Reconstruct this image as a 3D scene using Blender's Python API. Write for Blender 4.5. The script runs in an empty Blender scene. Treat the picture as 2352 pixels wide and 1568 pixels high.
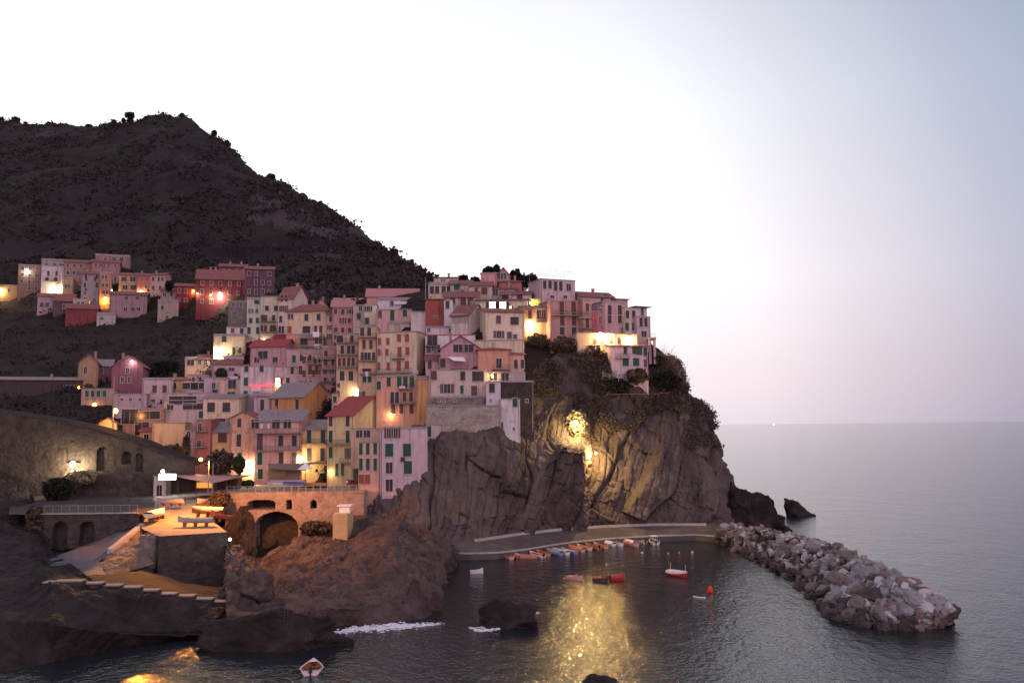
import bpy, bmesh, math, random
import numpy as np
from mathutils import Vector, Matrix, Euler, noise
SC = bpy.context.scene
COL = SC.collection
R_ = math.radians

# ------------------------------------------------------------------ camera
F, CX, CY, CAMZ = 2037.0, 1176.0, 784.0, 25.0      # measured on a 2352 x 1568 view of the photograph
PITCH, ROLL = 5.44, -0.57
cd = bpy.data.cameras.new('camera'); cam = bpy.data.objects.new('camera', cd); COL.objects.link(cam)
cd.sensor_width = 36.0; cd.lens = 36.0 * F / 2352.0; cd.clip_start = 1.0; cd.clip_end = 60000.0
CM = Matrix.Translation((0, 0, CAMZ)) @ Matrix.Rotation(R_(90 + PITCH), 4, 'X') @ Matrix.Rotation(R_(ROLL), 4, 'Z')
cam.matrix_world = CM
SC.camera = cam
C0 = Vector((0, 0, CAMZ)); CR = CM.to_3x3()

# ------------------------------------------------------------------ dusk sky
SC.view_settings.view_transform = 'Standard'; SC.view_settings.look = 'None'
SC.view_settings.exposure = 0.0; SC.view_settings.gamma = 1.0
world = bpy.data.worlds.new('World'); SC.world = world; world.use_nodes = True
nt = world.node_tree; nt.nodes.clear()
def nd(t, tree=None, **k):
    n = (tree or nt).nodes.new(t)
    for a, b in k.items(): setattr(n, a, b)
    return n
def lk(a, b, tree=None): (tree or nt).links.new(a, b)
def ramp(node, stops):
    e = node.color_ramp.elements
    while len(e) > 1: e.remove(e[-1])
    e[0].position = stops[0][0]; e[0].color = (*stops[0][1], 1)
    for p, c in stops[1:]:
        x = e.new(p); x.color = (*c, 1)
wo = nd('ShaderNodeOutputWorld'); bg = nd('ShaderNodeBackground'); tc = nd('ShaderNodeTexCoord')
flat = nd('ShaderNodeVectorMath', operation='MULTIPLY'); flat.inputs[1].default_value = (1, 1, 1.0)
nrm = nd('ShaderNodeVectorMath', operation='NORMALIZE')
dot = nd('ShaderNodeVectorMath', operation='DOT_PRODUCT')
SUNSET = Vector((math.sin(R_(-22)), math.cos(R_(-22)), 0.0))     # where the sun went down, behind the mountain
dot.inputs[1].default_value = SUNSET
lk(tc.outputs['Generated'], flat.inputs[0]); lk(flat.outputs[0], nrm.inputs[0]); lk(nrm.outputs[0], dot.inputs[0])
mr = nd('ShaderNodeMapRange'); mr.inputs[1].default_value = -1; mr.inputs[2].default_value = 1
lk(dot.outputs['Value'], mr.inputs[0])
rp = nd('ShaderNodeValToRGB'); lk(mr.outputs[0], rp.inputs[0])
ramp(rp, [(0, (1.0, .725, .80)), (.3, (.68, .52, .59)), (.5, (.165, .18, .235)), (.78, (.222, .243, .302)), (.81, (.28, .285, .335)), (.86, (.41, .40, .425)),
          (.895, (.52, .51, .52)), (.925, (.56, .555, .56)), (.96, (.62, .62, .62)), (1, (.75, .74, .73))])
sep = nd('ShaderNodeSeparateXYZ'); lk(tc.outputs['Generated'], sep.inputs[0])
el = nd('ShaderNodeValToRGB'); lk(sep.outputs['Z'], el.inputs[0])
ramp(el, [(0, (.395, .362, .388)), (.06, (.43, .392, .418)), (.16, (.495, .475, .49)), (.34, (.47, .485, .505)), (.7, (.31, .325, .37)), (1, (.36, .37, .42))])
m1 = nd('ShaderNodeMix', data_type='RGBA', blend_type='MULTIPLY'); m1.inputs[0].default_value = 1
lk(rp.outputs[0], m1.inputs[6]); lk(el.outputs[0], m1.inputs[7])
sky = nd('ShaderNodeTexSky', sky_type='NISHITA'); sky.sun_disc = False
sky.sun_elevation = R_(-1.5); sky.sun_rotation = R_(-22)
m2 = nd('ShaderNodeMix', data_type='RGBA', blend_type='ADD'); m2.inputs[0].default_value = 0.02
lk(m1.outputs[2], m2.inputs[6]); lk(sky.outputs[0], m2.inputs[7])
lk(m2.outputs[2], bg.inputs[0]); bg.inputs[1].default_value = 4.0
lk(bg.outputs[0], wo.inputs[0])
# the sun has set: a last breath of light from behind the mountain
sd = bpy.data.lights.new('dusk_sun', 'SUN'); sd.energy = 0.03; sd.angle = R_(20); sd.color = (1, .8, .75)
so = bpy.data.objects.new('dusk_sun', sd); COL.objects.link(so)
so.rotation_euler = (-(SUNSET + Vector((0, 0, .06)))).to_track_quat('-Z', 'Y').to_euler()
cy = SC.cycles
cy.use_denoising = True; cy.max_bounces = 5; cy.diffuse_bounces = 2; cy.glossy_bounces = 3; cy.transmission_bounces = 2
cy.sample_clamp_indirect = 4.0; cy.sample_clamp_direct = 0; cy.caustics_reflective = False; cy.caustics_refractive = False
cy.use_light_tree = True

# ------------------------------------------------------------------ helpers
def ray(u, v): return (CR @ Vector(((u - CX) / F, -(v - CY) / F, -1.0))).normalized()
def P(u, v, Y):
    r = ray(u, v); return C0 + r * (Y / r.y)
def G(u, v, z=0.0):
    r = ray(u, v); return C0 + r * ((z - CAMZ) / r.z)
def tag(o, label=None, cat=None, group=None, kind=None):
    if label: o['label'] = label
    if cat: o['category'] = cat
    if group: o['group'] = group
    if kind: o['kind'] = kind
    return o
def empty(name, loc, rz=0.0):
    o = bpy.data.objects.new(name, None); COL.objects.link(o); o.empty_display_size = .5
    o.location = loc; o.rotation_euler = (0, 0, rz); return o
class MB:
    def __init__(s): s.v = []; s.f = []; s.m = []; s.mi = 0
    def quad(s, *p):
        n = len(s.v); s.v += [tuple(q) for q in p]; s.f.append(tuple(range(n, n + len(p)))); s.m.append(s.mi)
    def box(s, x0, y0, z0, x1, y1, z1):
        n = len(s.v)
        s.v += [(x0, y0, z0), (x1, y0, z0), (x1, y1, z0), (x0, y1, z0), (x0, y0, z1), (x1, y0, z1), (x1, y1, z1), (x0, y1, z1)]
        for f in ((3, 2, 1, 0), (4, 5, 6, 7), (0, 1, 5, 4), (1, 2, 6, 5), (2, 3, 7, 6), (3, 0, 4, 7)):
            s.f.append(tuple(n + i for i in f)); s.m.append(s.mi)
    def prism(s, bot, top):
        n = len(s.v); k = len(bot); s.v += [tuple(p) for p in bot] + [tuple(p) for p in top]
        s.f.append(tuple(n + i for i in reversed(range(k)))); s.f.append(tuple(n + k + i for i in range(k))); s.m += [s.mi] * 2
        for i in range(k):
            j = (i + 1) % k; s.f.append((n + i, n + j, n + k + j, n + k + i)); s.m.append(s.mi)
    def tube(s, a, b, r, k=6, r2=None):
        a = Vector(a); b = Vector(b); d = (b - a).normalized(); x = d.orthogonal().normalized(); y = d.cross(x)
        r2 = r if r2 is None else r2
        c = [(math.cos(2 * math.pi * i / k), math.sin(2 * math.pi * i / k)) for i in range(k)]
        s.prism([a + (x * p + y * q) * r for p, q in c], [b + (x * p + y * q) * r2 for p, q in c])
    def build(s, name, mats, parent=None, smooth=False):
        me = bpy.data.meshes.new(name); me.from_pydata(s.v, [], s.f)
        if not isinstance(mats, (list, tuple)): mats = [mats]
        for m in mats: me.materials.append(m)
        me.polygons.foreach_set('material_index', s.m)
        if smooth: me.polygons.foreach_set('use_smooth', [True] * len(s.f))
        me.update()
        return link(name, me, parent)
def link(name, me, parent=None, loc=None):
    o = bpy.data.objects.new(name, me); COL.objects.link(o)
    if parent: o.parent = parent
    if loc is not None: o.location = loc
    return o

# ------------------------------------------------------------------ materials
MC = {}
def surf(name, stops, scale=.3, rough=.9, bump=.3, bscale=2.0, stretch=(1, 1, 1), detail=6, dist=.2, spec=.2):
    if name in MC: return MC[name]
    m = bpy.data.materials.new(name); m.use_nodes = True; t = m.node_tree
    b = t.nodes['Principled BSDF']; b.inputs['Roughness'].default_value = rough; b.inputs['Specular IOR Level'].default_value = spec
    tx = nd('ShaderNodeTexCoord', t); mp = nd('ShaderNodeMapping', t); mp.inputs['Scale'].default_value = stretch
    lk(tx.outputs['Object'], mp.inputs[0], t)
    n = nd('ShaderNodeTexNoise', t); n.inputs['Scale'].default_value = scale; n.inputs['Detail'].default_value = detail; n.inputs['Roughness'].default_value = .65
    n.inputs['Distortion'].default_value = 0.6
    lk(mp.outputs[0], n.inputs['Vector'], t)
    r = nd('ShaderNodeValToRGB', t); ramp(r, stops); lk(n.outputs[0], r.inputs[0], t); lk(r.outputs[0], b.inputs['Base Color'], t)
    if bump:
        n2 = nd('ShaderNodeTexNoise', t); n2.inputs['Scale'].default_value = bscale; n2.inputs['Detail'].default_value = 5
        lk(mp.outputs[0], n2.inputs['Vector'], t)
        bp = nd('ShaderNodeBump', t); bp.inputs['Strength'].default_value = bump; bp.inputs['Distance'].default_value = dist
        lk(n2.outputs[0], bp.inputs['Height'], t); lk(bp.outputs[0], b.inputs['Normal'], t)
    MC[name] = m; return m
def sh(c, k): return tuple(min(1, x * k) for x in c)
def plaster(c):
    """lime plaster: patchy tone, rain streaks and a few bare patches, all fixed in the wall itself"""
    name = 'plaster_%d_%d_%d' % tuple(int(x * 100) for x in c)
    if name in MC: return MC[name]
    m = surf(name, [(.2, sh(c, .6)), (.4, sh(c, .9)), (.58, c), (.8, sh(c, 1.14))], .35, .92, .15, 3, (1, 1, .6)); t = m.node_tree; b = t.nodes['Principled BSDF']
    src = b.inputs['Base Color'].links[0].from_socket; tx = nd('ShaderNodeTexCoord', t)
    for sc_, st, lo, hi, dk in ((1.0, (1.6, 1.6, .14), .5, .72, .62), (.8, (1, 1, 1), .62, .7, .7)):
        mp = nd('ShaderNodeMapping', t); mp.inputs['Scale'].default_value = st; mp.inputs['Location'].default_value = (c[0] * 50, c[1] * 40, c[2] * 30); lk(tx.outputs['Object'], mp.inputs[0], t)
        n = nd('ShaderNodeTexNoise', t); n.inputs['Scale'].default_value = sc_; n.inputs['Detail'].default_value = 6; lk(mp.outputs[0], n.inputs['Vector'], t)
        r = nd('ShaderNodeValToRGB', t); ramp(r, [(lo, (1, 1, 1)), (hi, (dk, dk * .96, dk * .93))]); lk(n.outputs[0], r.inputs[0], t)
        mx = nd('ShaderNodeMix', t, data_type='RGBA', blend_type='MULTIPLY'); mx.inputs[0].default_value = 1; lk(src, mx.inputs[6], t); lk(r.outputs[0], mx.inputs[7], t); src = mx.outputs[2]
    lk(src, b.inputs['Base Color'], t); return m
def paint(name, c, rough=.6): return surf(name, [(.3, sh(c, .8)), (.7, c)], 1.5, rough, 0)
def glow(name, c, s):
    if name in MC: return MC[name]
    m = bpy.data.materials.new(name); m.use_nodes = True; b = m.node_tree.nodes['Principled BSDF']
    b.inputs['Base Color'].default_value = (*c, 1); b.inputs['Emission Color'].default_value = (*c, 1); b.inputs['Emission Strength'].default_value = s
    MC[name] = m; return m
TILE = surf('roof_tiles', [(.3, (.12, .055, .05)), (.5, (.2, .09, .08)), (.75, (.27, .14, .12))], 1.2, .9, .8, 1.2, (4, 1, 1))
TILER = surf('red_roof_tiles', [(.3, (.2, .05, .045)), (.6, (.3, .075, .07)), (.8, (.34, .1, .09))], 1.2, .9, .8, 1.2, (4, 1, 1))
TILEP = surf('pink_roof_tiles', [(.3, (.28, .14, .13)), (.6, (.4, .2, .19)), (.8, (.46, .26, .25))], 1.2, .9, .8, 1.2, (4, 1, 1))
SLATE = surf('slate_roof', [(.3, (.17, .15, .15)), (.6, (.25, .225, .225)), (.8, (.32, .295, .29))], 1.0, .8, .6, 1.5, (4, 1, 1))
FLATR = surf('flat_roof_concrete', [(.3, (.2, .17, .17)), (.7, (.34, .3, .3))], .6, .9, .3)
CONC = surf('concrete', [(.3, (.17, .16, .155)), (.55, (.25, .235, .225)), (.8, (.32, .3, .28))], .35, .9, .4, 2.5)
PAVE = surf('pale_paving', [(.3, (.27, .25, .22)), (.55, (.36, .33, .29)), (.8, (.42, .39, .34))], .35, .9, .3, 2.5)
STONE = surf('rubble_stone', [(.25, (.07, .06, .055)), (.45, (.15, .13, .115)), (.6, (.21, .185, .165)), (.8, (.3, .265, .24))], .9, .95, 1.0, 2.0, dist=.4)
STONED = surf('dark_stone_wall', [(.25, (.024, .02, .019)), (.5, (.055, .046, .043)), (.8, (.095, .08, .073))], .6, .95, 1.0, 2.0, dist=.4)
METAL = paint('dark_metal', (.05, .045, .045), .5)
PALEM = paint('pale_metal', (.3, .28, .27), .5)
FRAME = paint('window_frame_paint', (.5, .44, .42)); PANE = surf('window_glass', [(0, (.018, .016, .02)), (1, (.03, .025, .03))], 1, .15, 0)
LITP = glow('lit_window', (1, .83, .5), 2.2); LITW = glow('bright_lit_window', (1, .93, .72), 5.0)
SHC = {'g': paint('green_shutter', (.025, .085, .055)), 'b': paint('brown_shutter', (.11, .052, .04)), 'k': paint('dark_shutter', (.055, .048, .052)),
       'r': paint('rust_shutter', (.3, .085, .045)), 'm': paint('mauve_shutter', (.13, .07, .09)), 'p': paint('pale_shutter', (.36, .3, .29)), 'f': paint('frame_shutter', (.26, .22, .2))}

# ------------------------------------------------------------------ relief surfaces
def fbm(p, s, o=5): return noise.fractal(Vector(p) * s, .9, 2.1, o)
def grid_mesh(name, pts, mat, disp=None, back=True, kind='structure', smooth=True, sm=0, loc_off=None):
    """pts: numpy (nu, nv, 3). Displaced along its normals, then linked as one sheet."""
    a = np.array(pts, float)
    for _ in range(sm):
        b = a.copy(); b[1:-1, :] = (a[:-2, :] + 2 * a[1:-1, :] + a[2:, :]) / 4; a = b
        b = a.copy(); b[:, 1:-1] = (a[:, :-2] + 2 * a[:, 1:-1] + a[:, 2:]) / 4; a = b
    nu, nv = a.shape[:2]
    if disp:
        du = np.gradient(a, axis=0); dv = np.gradient(a, axis=1)
        n = np.cross(dv, du); n /= np.maximum(np.linalg.norm(n, axis=2, keepdims=True), 1e-6)
        d = np.array([[disp(a[i, j], i / (nu - 1), j / (nv - 1)) for j in range(nv)] for i in range(nu)])
        a = a + n * d[..., None]
    me = bpy.data.meshes.new(name)
    idx = np.arange(nu * nv).reshape(nu, nv)
    fc = np.stack([idx[:-1, :-1], idx[:-1, 1:], idx[1:, 1:], idx[1:, :-1]], -1).reshape(-1, 4)
    me.from_pydata(a.reshape(-1, 3).tolist(), [], fc.tolist())
    me.materials.append(mat); me.polygons.foreach_set('use_smooth', [smooth] * len(me.polygons)); me.update()
    o = link(name, me)
    if kind: o['kind'] = kind
    return o, a
def densify(cols, us, nu, nv):
    """cols: control columns of world points at parameters us -> (nu, nv, 3)"""
    us = np.array(us, float); k = len(cols[0])
    C = np.array([[tuple(p) for p in c] for c in cols])
    t = np.linspace(us[0], us[-1], nu)
    A = np.stack([np.stack([np.interp(t, us, C[:, j, d]) for d in range(3)], -1) for j in range(k)], 1)
    L = np.linalg.norm(np.diff(A, axis=1), axis=2).mean(0); s = np.concatenate([[0], np.cumsum(L)]); s /= s[-1]
    q = np.linspace(0, 1, nv)
    return np.stack([np.stack([np.interp(q, s, A[i, :, d]) for d in range(3)], -1) for i in range(nu)], 0)
def loft(name, cols, nu, nv, mat, disp=None, **k):
    us = [c[0] for c in cols]; cs = []
    for c in cols:
        pts = []
        for q in c[1:]:
            if isinstance(q, Vector): pts.append(q)
            elif len(q) == 2: pts.append(G(q[0] if q[0] > 5000 else c[0], q[1], -.4))
            elif len(q) == 3 and q[2] is None: pts.append(G(q[0], q[1], -.4))
            elif len(q) == 4: pts.append(P(q[0], q[1], q[2]))
            else: pts.append(P(q[0], q[1], q[2]))
        cs.append(pts)
    return grid_mesh(name, densify(cs, us, nu, nv), mat, disp, **k)
def col(u, *vy): return (u,) + tuple((u, v, y) for v, y in vy)

# village surface: column u -> rows (v, Y) where house fronts stand
VU = [-300, 0, 150, 300, 430, 530, 650, 760, 870, 980, 1100, 1210, 1330, 1450, 1510, 1570]
VT = [[(600, 368), (690, 345), (740, 325), (870, 262), (960, 226), (1010, 206), (1115, 198)],
      [(600, 368), (690, 345), (740, 325), (870, 262), (960, 226), (1010, 206), (1115, 198)],
      [(600, 366), (690, 343), (740, 325), (860, 262), (940, 228), (990, 208), (1115, 198)],
      [(610, 362), (700, 340), (745, 322), (830, 275), (900, 246), (1016, 214), (1115, 201)],
      [(620, 350), (690, 330), (735, 315), (830, 262), (900, 240), (1000, 217), (1110, 203)],
      [(640, 318), (720, 285), (765, 262), (830, 246), (900, 233), (1000, 215), (1110, 203)],
      [(660, 290), (715, 268), (770, 252), (830, 241), (900, 227), (1000, 212), (1110, 200)],
      [(680, 272), (720, 258), (770, 243), (830, 234), (900, 222), (1000, 209), (1110, 196)],
      [(670, 260), (720, 245), (770, 232), (830, 223), (900, 212), (1000, 197), (1130, 182)],
      [(650, 252), (700, 237), (750, 225), (830, 211), (900, 201), (990, 192), (1130, 178)],
      [(640, 244), (680, 229), (720, 217), (790, 205), (850, 197), (930, 191), (1000, 187)],
      [(650, 242), (690, 229), (720, 220), (770, 211), (830, 203), (900, 197), (970, 193)],
      [(660, 240), (700, 228), (740, 218), (770, 213), (830, 207), (900, 202), (970, 198)],
      [(690, 238), (720, 229), (760, 219), (790, 214), (850, 208), (900, 204), (970, 200)],
      [(780, 226), (790, 222), (800, 218), (815, 216), (870, 211), (920, 207), (980, 203)],
      [(840, 226), (850, 223), (860, 221), (880, 219), (910, 216), (940, 213), (980, 210)]]
def Yv(u, v):
    i = int(np.clip(np.searchsorted(VU, u) - 1, 0, len(VU) - 2))
    t = min(1, max(0, (u - VU[i]) / (VU[i + 1] - VU[i])))
    def one(c):
        V = [p[0] for p in c]; Y = [p[1] for p in c]
        if v < V[0]: return Y[0] + (V[0] - v) * .25
        return float(np.interp(v, V, Y))
    return one(VT[i]) * (1 - t) + one(VT[i + 1]) * t

# ------------------------------------------------------------------ sea
sm = bpy.data.materials.new('sea_water'); sm.use_nodes = True; t = sm.node_tree; b = t.nodes['Principled BSDF']
b.inputs['Base Color'].default_value = (.016, .019, .022, 1); b.inputs['Roughness'].default_value = .1; b.inputs['IOR'].default_value = 1.28
tx = nd('ShaderNodeTexCoord', t); hs = []
for sc_, st, amp, dt in ((.1, (1, .55, 1), .6, 3), (.6, (1, .7, 1), .3, 3), (2.0, (1, .75, 1), .2, 3)):
    mp = nd('ShaderNodeMapping', t); mp.inputs['Scale'].default_value = st; mp.inputs['Rotation'].default_value = (0, 0, .5)
    n = nd('ShaderNodeTexNoise', t); n.inputs['Scale'].default_value = sc_; n.inputs['Detail'].default_value = dt
    lk(tx.outputs['Object'], mp.inputs[0], t); lk(mp.outputs[0], n.inputs['Vector'], t)
    mu = nd('ShaderNodeMath', t, operation='MULTIPLY'); mu.inputs[1].default_value = amp; lk(n.outputs[0], mu.inputs[0], t); hs.append(mu)
ad = nd('ShaderNodeMath', t, operation='ADD'); lk(hs[0].outputs[0], ad.inputs[0], t); lk(hs[1].outputs[0], ad.inputs[1], t)
ad2 = nd('ShaderNodeMath', t, operation='ADD'); lk(ad.outputs[0], ad2.inputs[0], t); lk(hs[2].outputs[0], ad2.inputs[1], t)
bp = nd('ShaderNodeBump', t); bp.inputs['Strength'].default_value = .62; bp.inputs['Distance'].default_value = 1.0
lk(ad2.outputs[0], bp.inputs['Height'], t); lk(bp.outputs[0], b.inputs['Normal'], t)
mb = MB(); mb.quad((-3000, -200, 0), (20000, -200, 0), (20000, 40000, 0), (-3000, 40000, 0))
tag(mb.build('sea', sm), kind='structure')

# ------------------------------------------------------------------ mountain
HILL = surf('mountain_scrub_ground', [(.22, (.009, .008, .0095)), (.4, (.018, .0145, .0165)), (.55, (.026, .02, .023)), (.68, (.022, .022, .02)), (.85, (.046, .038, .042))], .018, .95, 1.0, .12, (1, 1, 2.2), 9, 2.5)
RIDGE = [(-400, 297), (-150, 290), (0, 283), (90, 287), (150, 287), (205, 291), (250, 284), (300, 281), (338, 270), (370, 263), (400, 269), (425, 266), (445, 277), (475, 300), (505, 318),
         (535, 347), (570, 381), (605, 402), (640, 416), (670, 436), (705, 454), (740, 471), (780, 500), (830, 540), (870, 562), (905, 579), (940, 605), (972, 634), (1000, 668), (1030, 700)]
def ridge_v(u): return float(np.interp(u, [p[0] for p in RIDGE], [p[1] for p in RIDGE]))
def ridge_Y(u): return float(np.interp(u, [-400, 0, 400, 700, 985, 1030], [820, 800, 720, 580, 430, 400]))
def foot(u): return float(np.interp(u, [-400, 0, 300, 500, 650, 800, 1000, 1030], [690, 690, 670, 700, 715, 725, 720, 730]))
cols = []
for u, v in RIDGE:
    Y0 = ridge_Y(u); vf = foot(u); Y1 = Yv(u, vf) + 8
    ro = P(u, v, Y0); b1 = ro + Vector((10, 60, -25)); b2 = ro + Vector((30, 260, -160))
    c = [u, b2, b1, (u, v, Y0)]
    for k in (.2, .42, .64, .83):
        # convex shoulder near the top, gentler towards the houses
        c.append((u, v + (vf - v) * k, Y0 + (Y1 - Y0) * (k ** .92)))
    c.append((u, vf, Y1)); q = P(u, vf, Y1); c.append(q + Vector((0, -14, -14)))
    cols.append(tuple(c))
def mdisp(p, a, b):
    h = fbm(p, .012) * 9 + fbm(p, .05) * 3.2 + fbm(p, .2, 3) * 1.2
    e = min(1, max(0, (p[2] - 60) / 50))
    if fbm(p, .006, 2) > -.15 and p[2] < 190:
        f = (p[2] / 6.5 + fbm(p, .02, 2) * .6) % 1.0; h += 2.6 * (max(0, 1 - abs(f - .5) * 3))     # old vine terraces
    edge = min(1, b / .3) if b < .34 else 1.0
    return h * (.45 + .55 * e) * (.35 + .65 * abs(b - .3) / .3 if b < .6 else 1)
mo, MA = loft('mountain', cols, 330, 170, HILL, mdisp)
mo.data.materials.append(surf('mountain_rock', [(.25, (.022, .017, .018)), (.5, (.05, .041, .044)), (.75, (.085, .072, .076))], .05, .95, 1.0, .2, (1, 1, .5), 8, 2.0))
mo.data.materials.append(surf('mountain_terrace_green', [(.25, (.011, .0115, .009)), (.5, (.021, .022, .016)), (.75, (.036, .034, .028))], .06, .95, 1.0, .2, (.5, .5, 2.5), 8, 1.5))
for f in mo.data.polygons:
    c = f.center; n_ = noise.fractal(c * .012, .9, 2.1, 5); fr = (c.x - MA[0, 0, 0]) / (MA[-1, 0, 0] - MA[0, 0, 0])
    if n_ + .9 * math.exp(-((c.x + 105) / 40) ** 2) > .62: f.material_index = 1
    elif noise.fractal(Vector((c.x * .008, c.y * .008, c.z * .05)) + Vector((9, 0, 0)), .9, 2.1, 4) > .12: f.material_index = 2

GROUND = surf('village_ground', [(.25, (.01, .008, .007)), (.5, (.026, .02, .017)), (.7, (.022, .024, .014)), (.85, (.06, .048, .042))], .07, .95, 1.0, .4, (1, 1, 2), 8, 1.2)
gu = np.linspace(-300, 1568, 190); rows = []
for u in gu:
    tops = float(np.interp(u, VU, [605, 605, 605, 615, 625, 650, 675, 695, 685, 668, 664, 676, 712, 752, 806, 856])); bots = float(np.interp(u, VU, [c[-1][0] for c in VT])) + 12
    q = []
    for s in np.linspace(0, 1, 90):
        v = tops + (bots - tops) * s; q.append(tuple(P(u, v, Yv(u, v) + 3.2)))
    p0 = Vector(q[0]); q = [tuple(p0 + Vector((4, 40, -14))), tuple(p0 + Vector((1, 9, -1)))] + q
    p1 = Vector(q[-1]); q += [tuple(p1 + Vector((0, -.5, -4)))]
    rows.append(q)
def vdisp(p, a, b):
    f = (p[2] / 3.2) % 1.0
    return fbm(p, .06) * 1.3 + fbm(p, .3, 3) * .5 + .7 * max(0, 1 - abs(f - .5) * 3.2)
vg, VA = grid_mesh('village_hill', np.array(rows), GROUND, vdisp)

# ------------------------------------------------------------------ headland cliff
CLIFF = surf('cliff_rock', [(.22, (.032, .025, .023)), (.4, (.066, .052, .047)), (.55, (.1, .081, .073)), (.7, (.132, .108, .097)), (.85, (.19, .158, .142))], .12, .9, 1.0, .9, (1.4, 1, .45), 9, .7)
def qin(u):      # inner edge of the quay road
    v = float(np.interp(u, [980, 1100, 1200, 1300, 1400, 1500, 1620, 1700], [1250, 1243, 1228, 1217, 1211, 1207, 1207, 1212]))
    return v, G(u, v, 2.9)
def qout(u):
    v = float(np.interp(u, [980, 1100, 1150, 1200, 1300, 1400, 1500, 1600, 1660], [1272, 1272, 1270, 1264, 1248, 1238, 1232, 1229, 1234]))
    return v, G(u, v, 1.1)
def base(u, back=.6): v, p = qin(u); return p + Vector((0, back, -1.2))
CL = [col(820, (1040, 197), (1090, 191), (1125, 186), (1150, 182), (1190, 174)) + (P(820, 1240, 166),),
      col(870, (1035, 192), (1085, 185), (1128, 180), (1160, 176.5), (1200, 171)) + (P(870, 1250, 164),),
      col(950, (985, 194), (1040, 187.5), (1100, 182.5), (1150, 178), (1200, 172)) + (P(950, 1262, 164),),
      col(1050, (965, 191), (996, 185.5), (1080, 183), (1140, 180), (1195, 175)) + (base(1050),),
      col(1120, (960, 191), (996, 186.2), (1060, 184.5), (1120, 183), (1180, 178.5)) + (base(1120),),
      col(1200, (880, 200), (985, 194), (1022, 188), (1120, 186.3), (1180, 183.5)) + (base(1200),),
      col(1290, (800, 210), (905, 201), (988, 195.5), (1012, 188), (1130, 187.2)) + (base(1290),),
      col(1346, (790, 213), (900, 203), (1000, 197.5), (1034, 188.6), (1130, 188.2)) + (base(1346, .3),),
      col(1358, (790, 213), (900, 204), (985, 199.5), (1050, 197), (1130, 195.5)) + (base(1358, 2.6),),
      col(1450, (800, 214), (880, 207), (965, 202), (1050, 198), (1130, 196)) + (base(1450),),
      col(1520, (822, 216), (890, 210), (965, 205), (1050, 201), (1130, 197)) + (base(1520),)]
e6 = [(1528, 826, 218), (1552, 885, 213), (1585, 962, 208), (1603, 1045, 204), (1625, 1125, 199.5)]
CL.append((1575,) + tuple(P(*q) for q in e6) + (base(1610, .8),))
e7 = [(1543, 826, 223), (1583, 893, 219), (1633, 968, 216), (1657, 1040, 213), (1682, 1112, 209)]
CL.append((1640,) + tuple(P(*q) for q in e7) + (P(1712, 1216, 200),))
CL.append((1690,) + tuple(P(*q) + Vector((-3, 9, 0)) for q in e7) + (P(1722, 1214, 200) + Vector((0, 10, -3)),))
CL.append((1800,) + tuple(P(*q) + Vector((-22, 45, -2)) for q in e7) + (P(1722, 1214, 200) + Vector((-10, 46, -4)),))
SL = Vector((.42, 0, 1)).normalized()
def hsh(*k): return noise.cell(Vector((k[0] * 3.7 + .5, k[1] * 5.3 + .5, (k[2] if len(k) > 2 else 0) * 2.9 + .5)))
def slabs(p, wa, wl, sl, warp, jit=1.0):
    q = Vector(p); across = q.x * sl[1] - q.z * sl[0] + q.y * .25; along = q.x * sl[0] + q.z * sl[1]
    s = across * wa + fbm(p, warp, 3) * 1.1; k = math.floor(s); f = s - k
    t = along * wl + hsh(k, 1) * 2.3 + fbm(p, warp * 1.7, 2) * .4; m = math.floor(t); g = t - m
    h = hsh(k, m, 2) * .75 + hsh(k, 7) * .5
    nb = hsh(k + 1, math.floor(along * wl + hsh(k + 1, 1) * 2.3), 2) * .75 + hsh(k + 1, 7) * .5
    if f > .86: h += (nb - h) * ((f - .86) / .14) ** 2
    e = min(f, 1 - f) / wa; e2 = min(g, 1 - g) / wl
    return h * jit - .7 * max(0, 1 - e / .35) - .45 * max(0, 1 - e2 / .3)
def cdisp(p, a, b):
    veg = min(1, max(0, (.42 - b) / .2))
    s = slabs(p, .17, .06, (.4, .92), .025, 1.15) + .4 * slabs(p, .55, .2, (.4, .92), .06)
    return (fbm(p, .05, 4) * 1.5 + fbm(p, .3, 5) * .5 + s * (1 - .7 * veg) + veg * fbm(p, .2, 4) * 1.2) * min(1, (1 - b) / .06) * (1 if a < .97 else .5)
co, CA = loft('headland_cliff', CL, 430, 190, CLIFF, cdisp, smooth=False)
SOIL = surf('headland_scrub_soil', [(.22, (.022, .018, .017)), (.45, (.054, .043, .04)), (.6, (.072, .057, .05)), (.8, (.11, .092, .082))], .22, .95, 1.0, 1.2, detail=9, dist=.6)
co.data.materials.append(SOIL)
for f in co.data.polygons:
    c = f.center; n_ = noise.fractal(c * .09, .9, 2.1, 4) * 7
    if c.z + n_ > (27.5 if c.x > 8 else 31): f.material_index = 1

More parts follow.
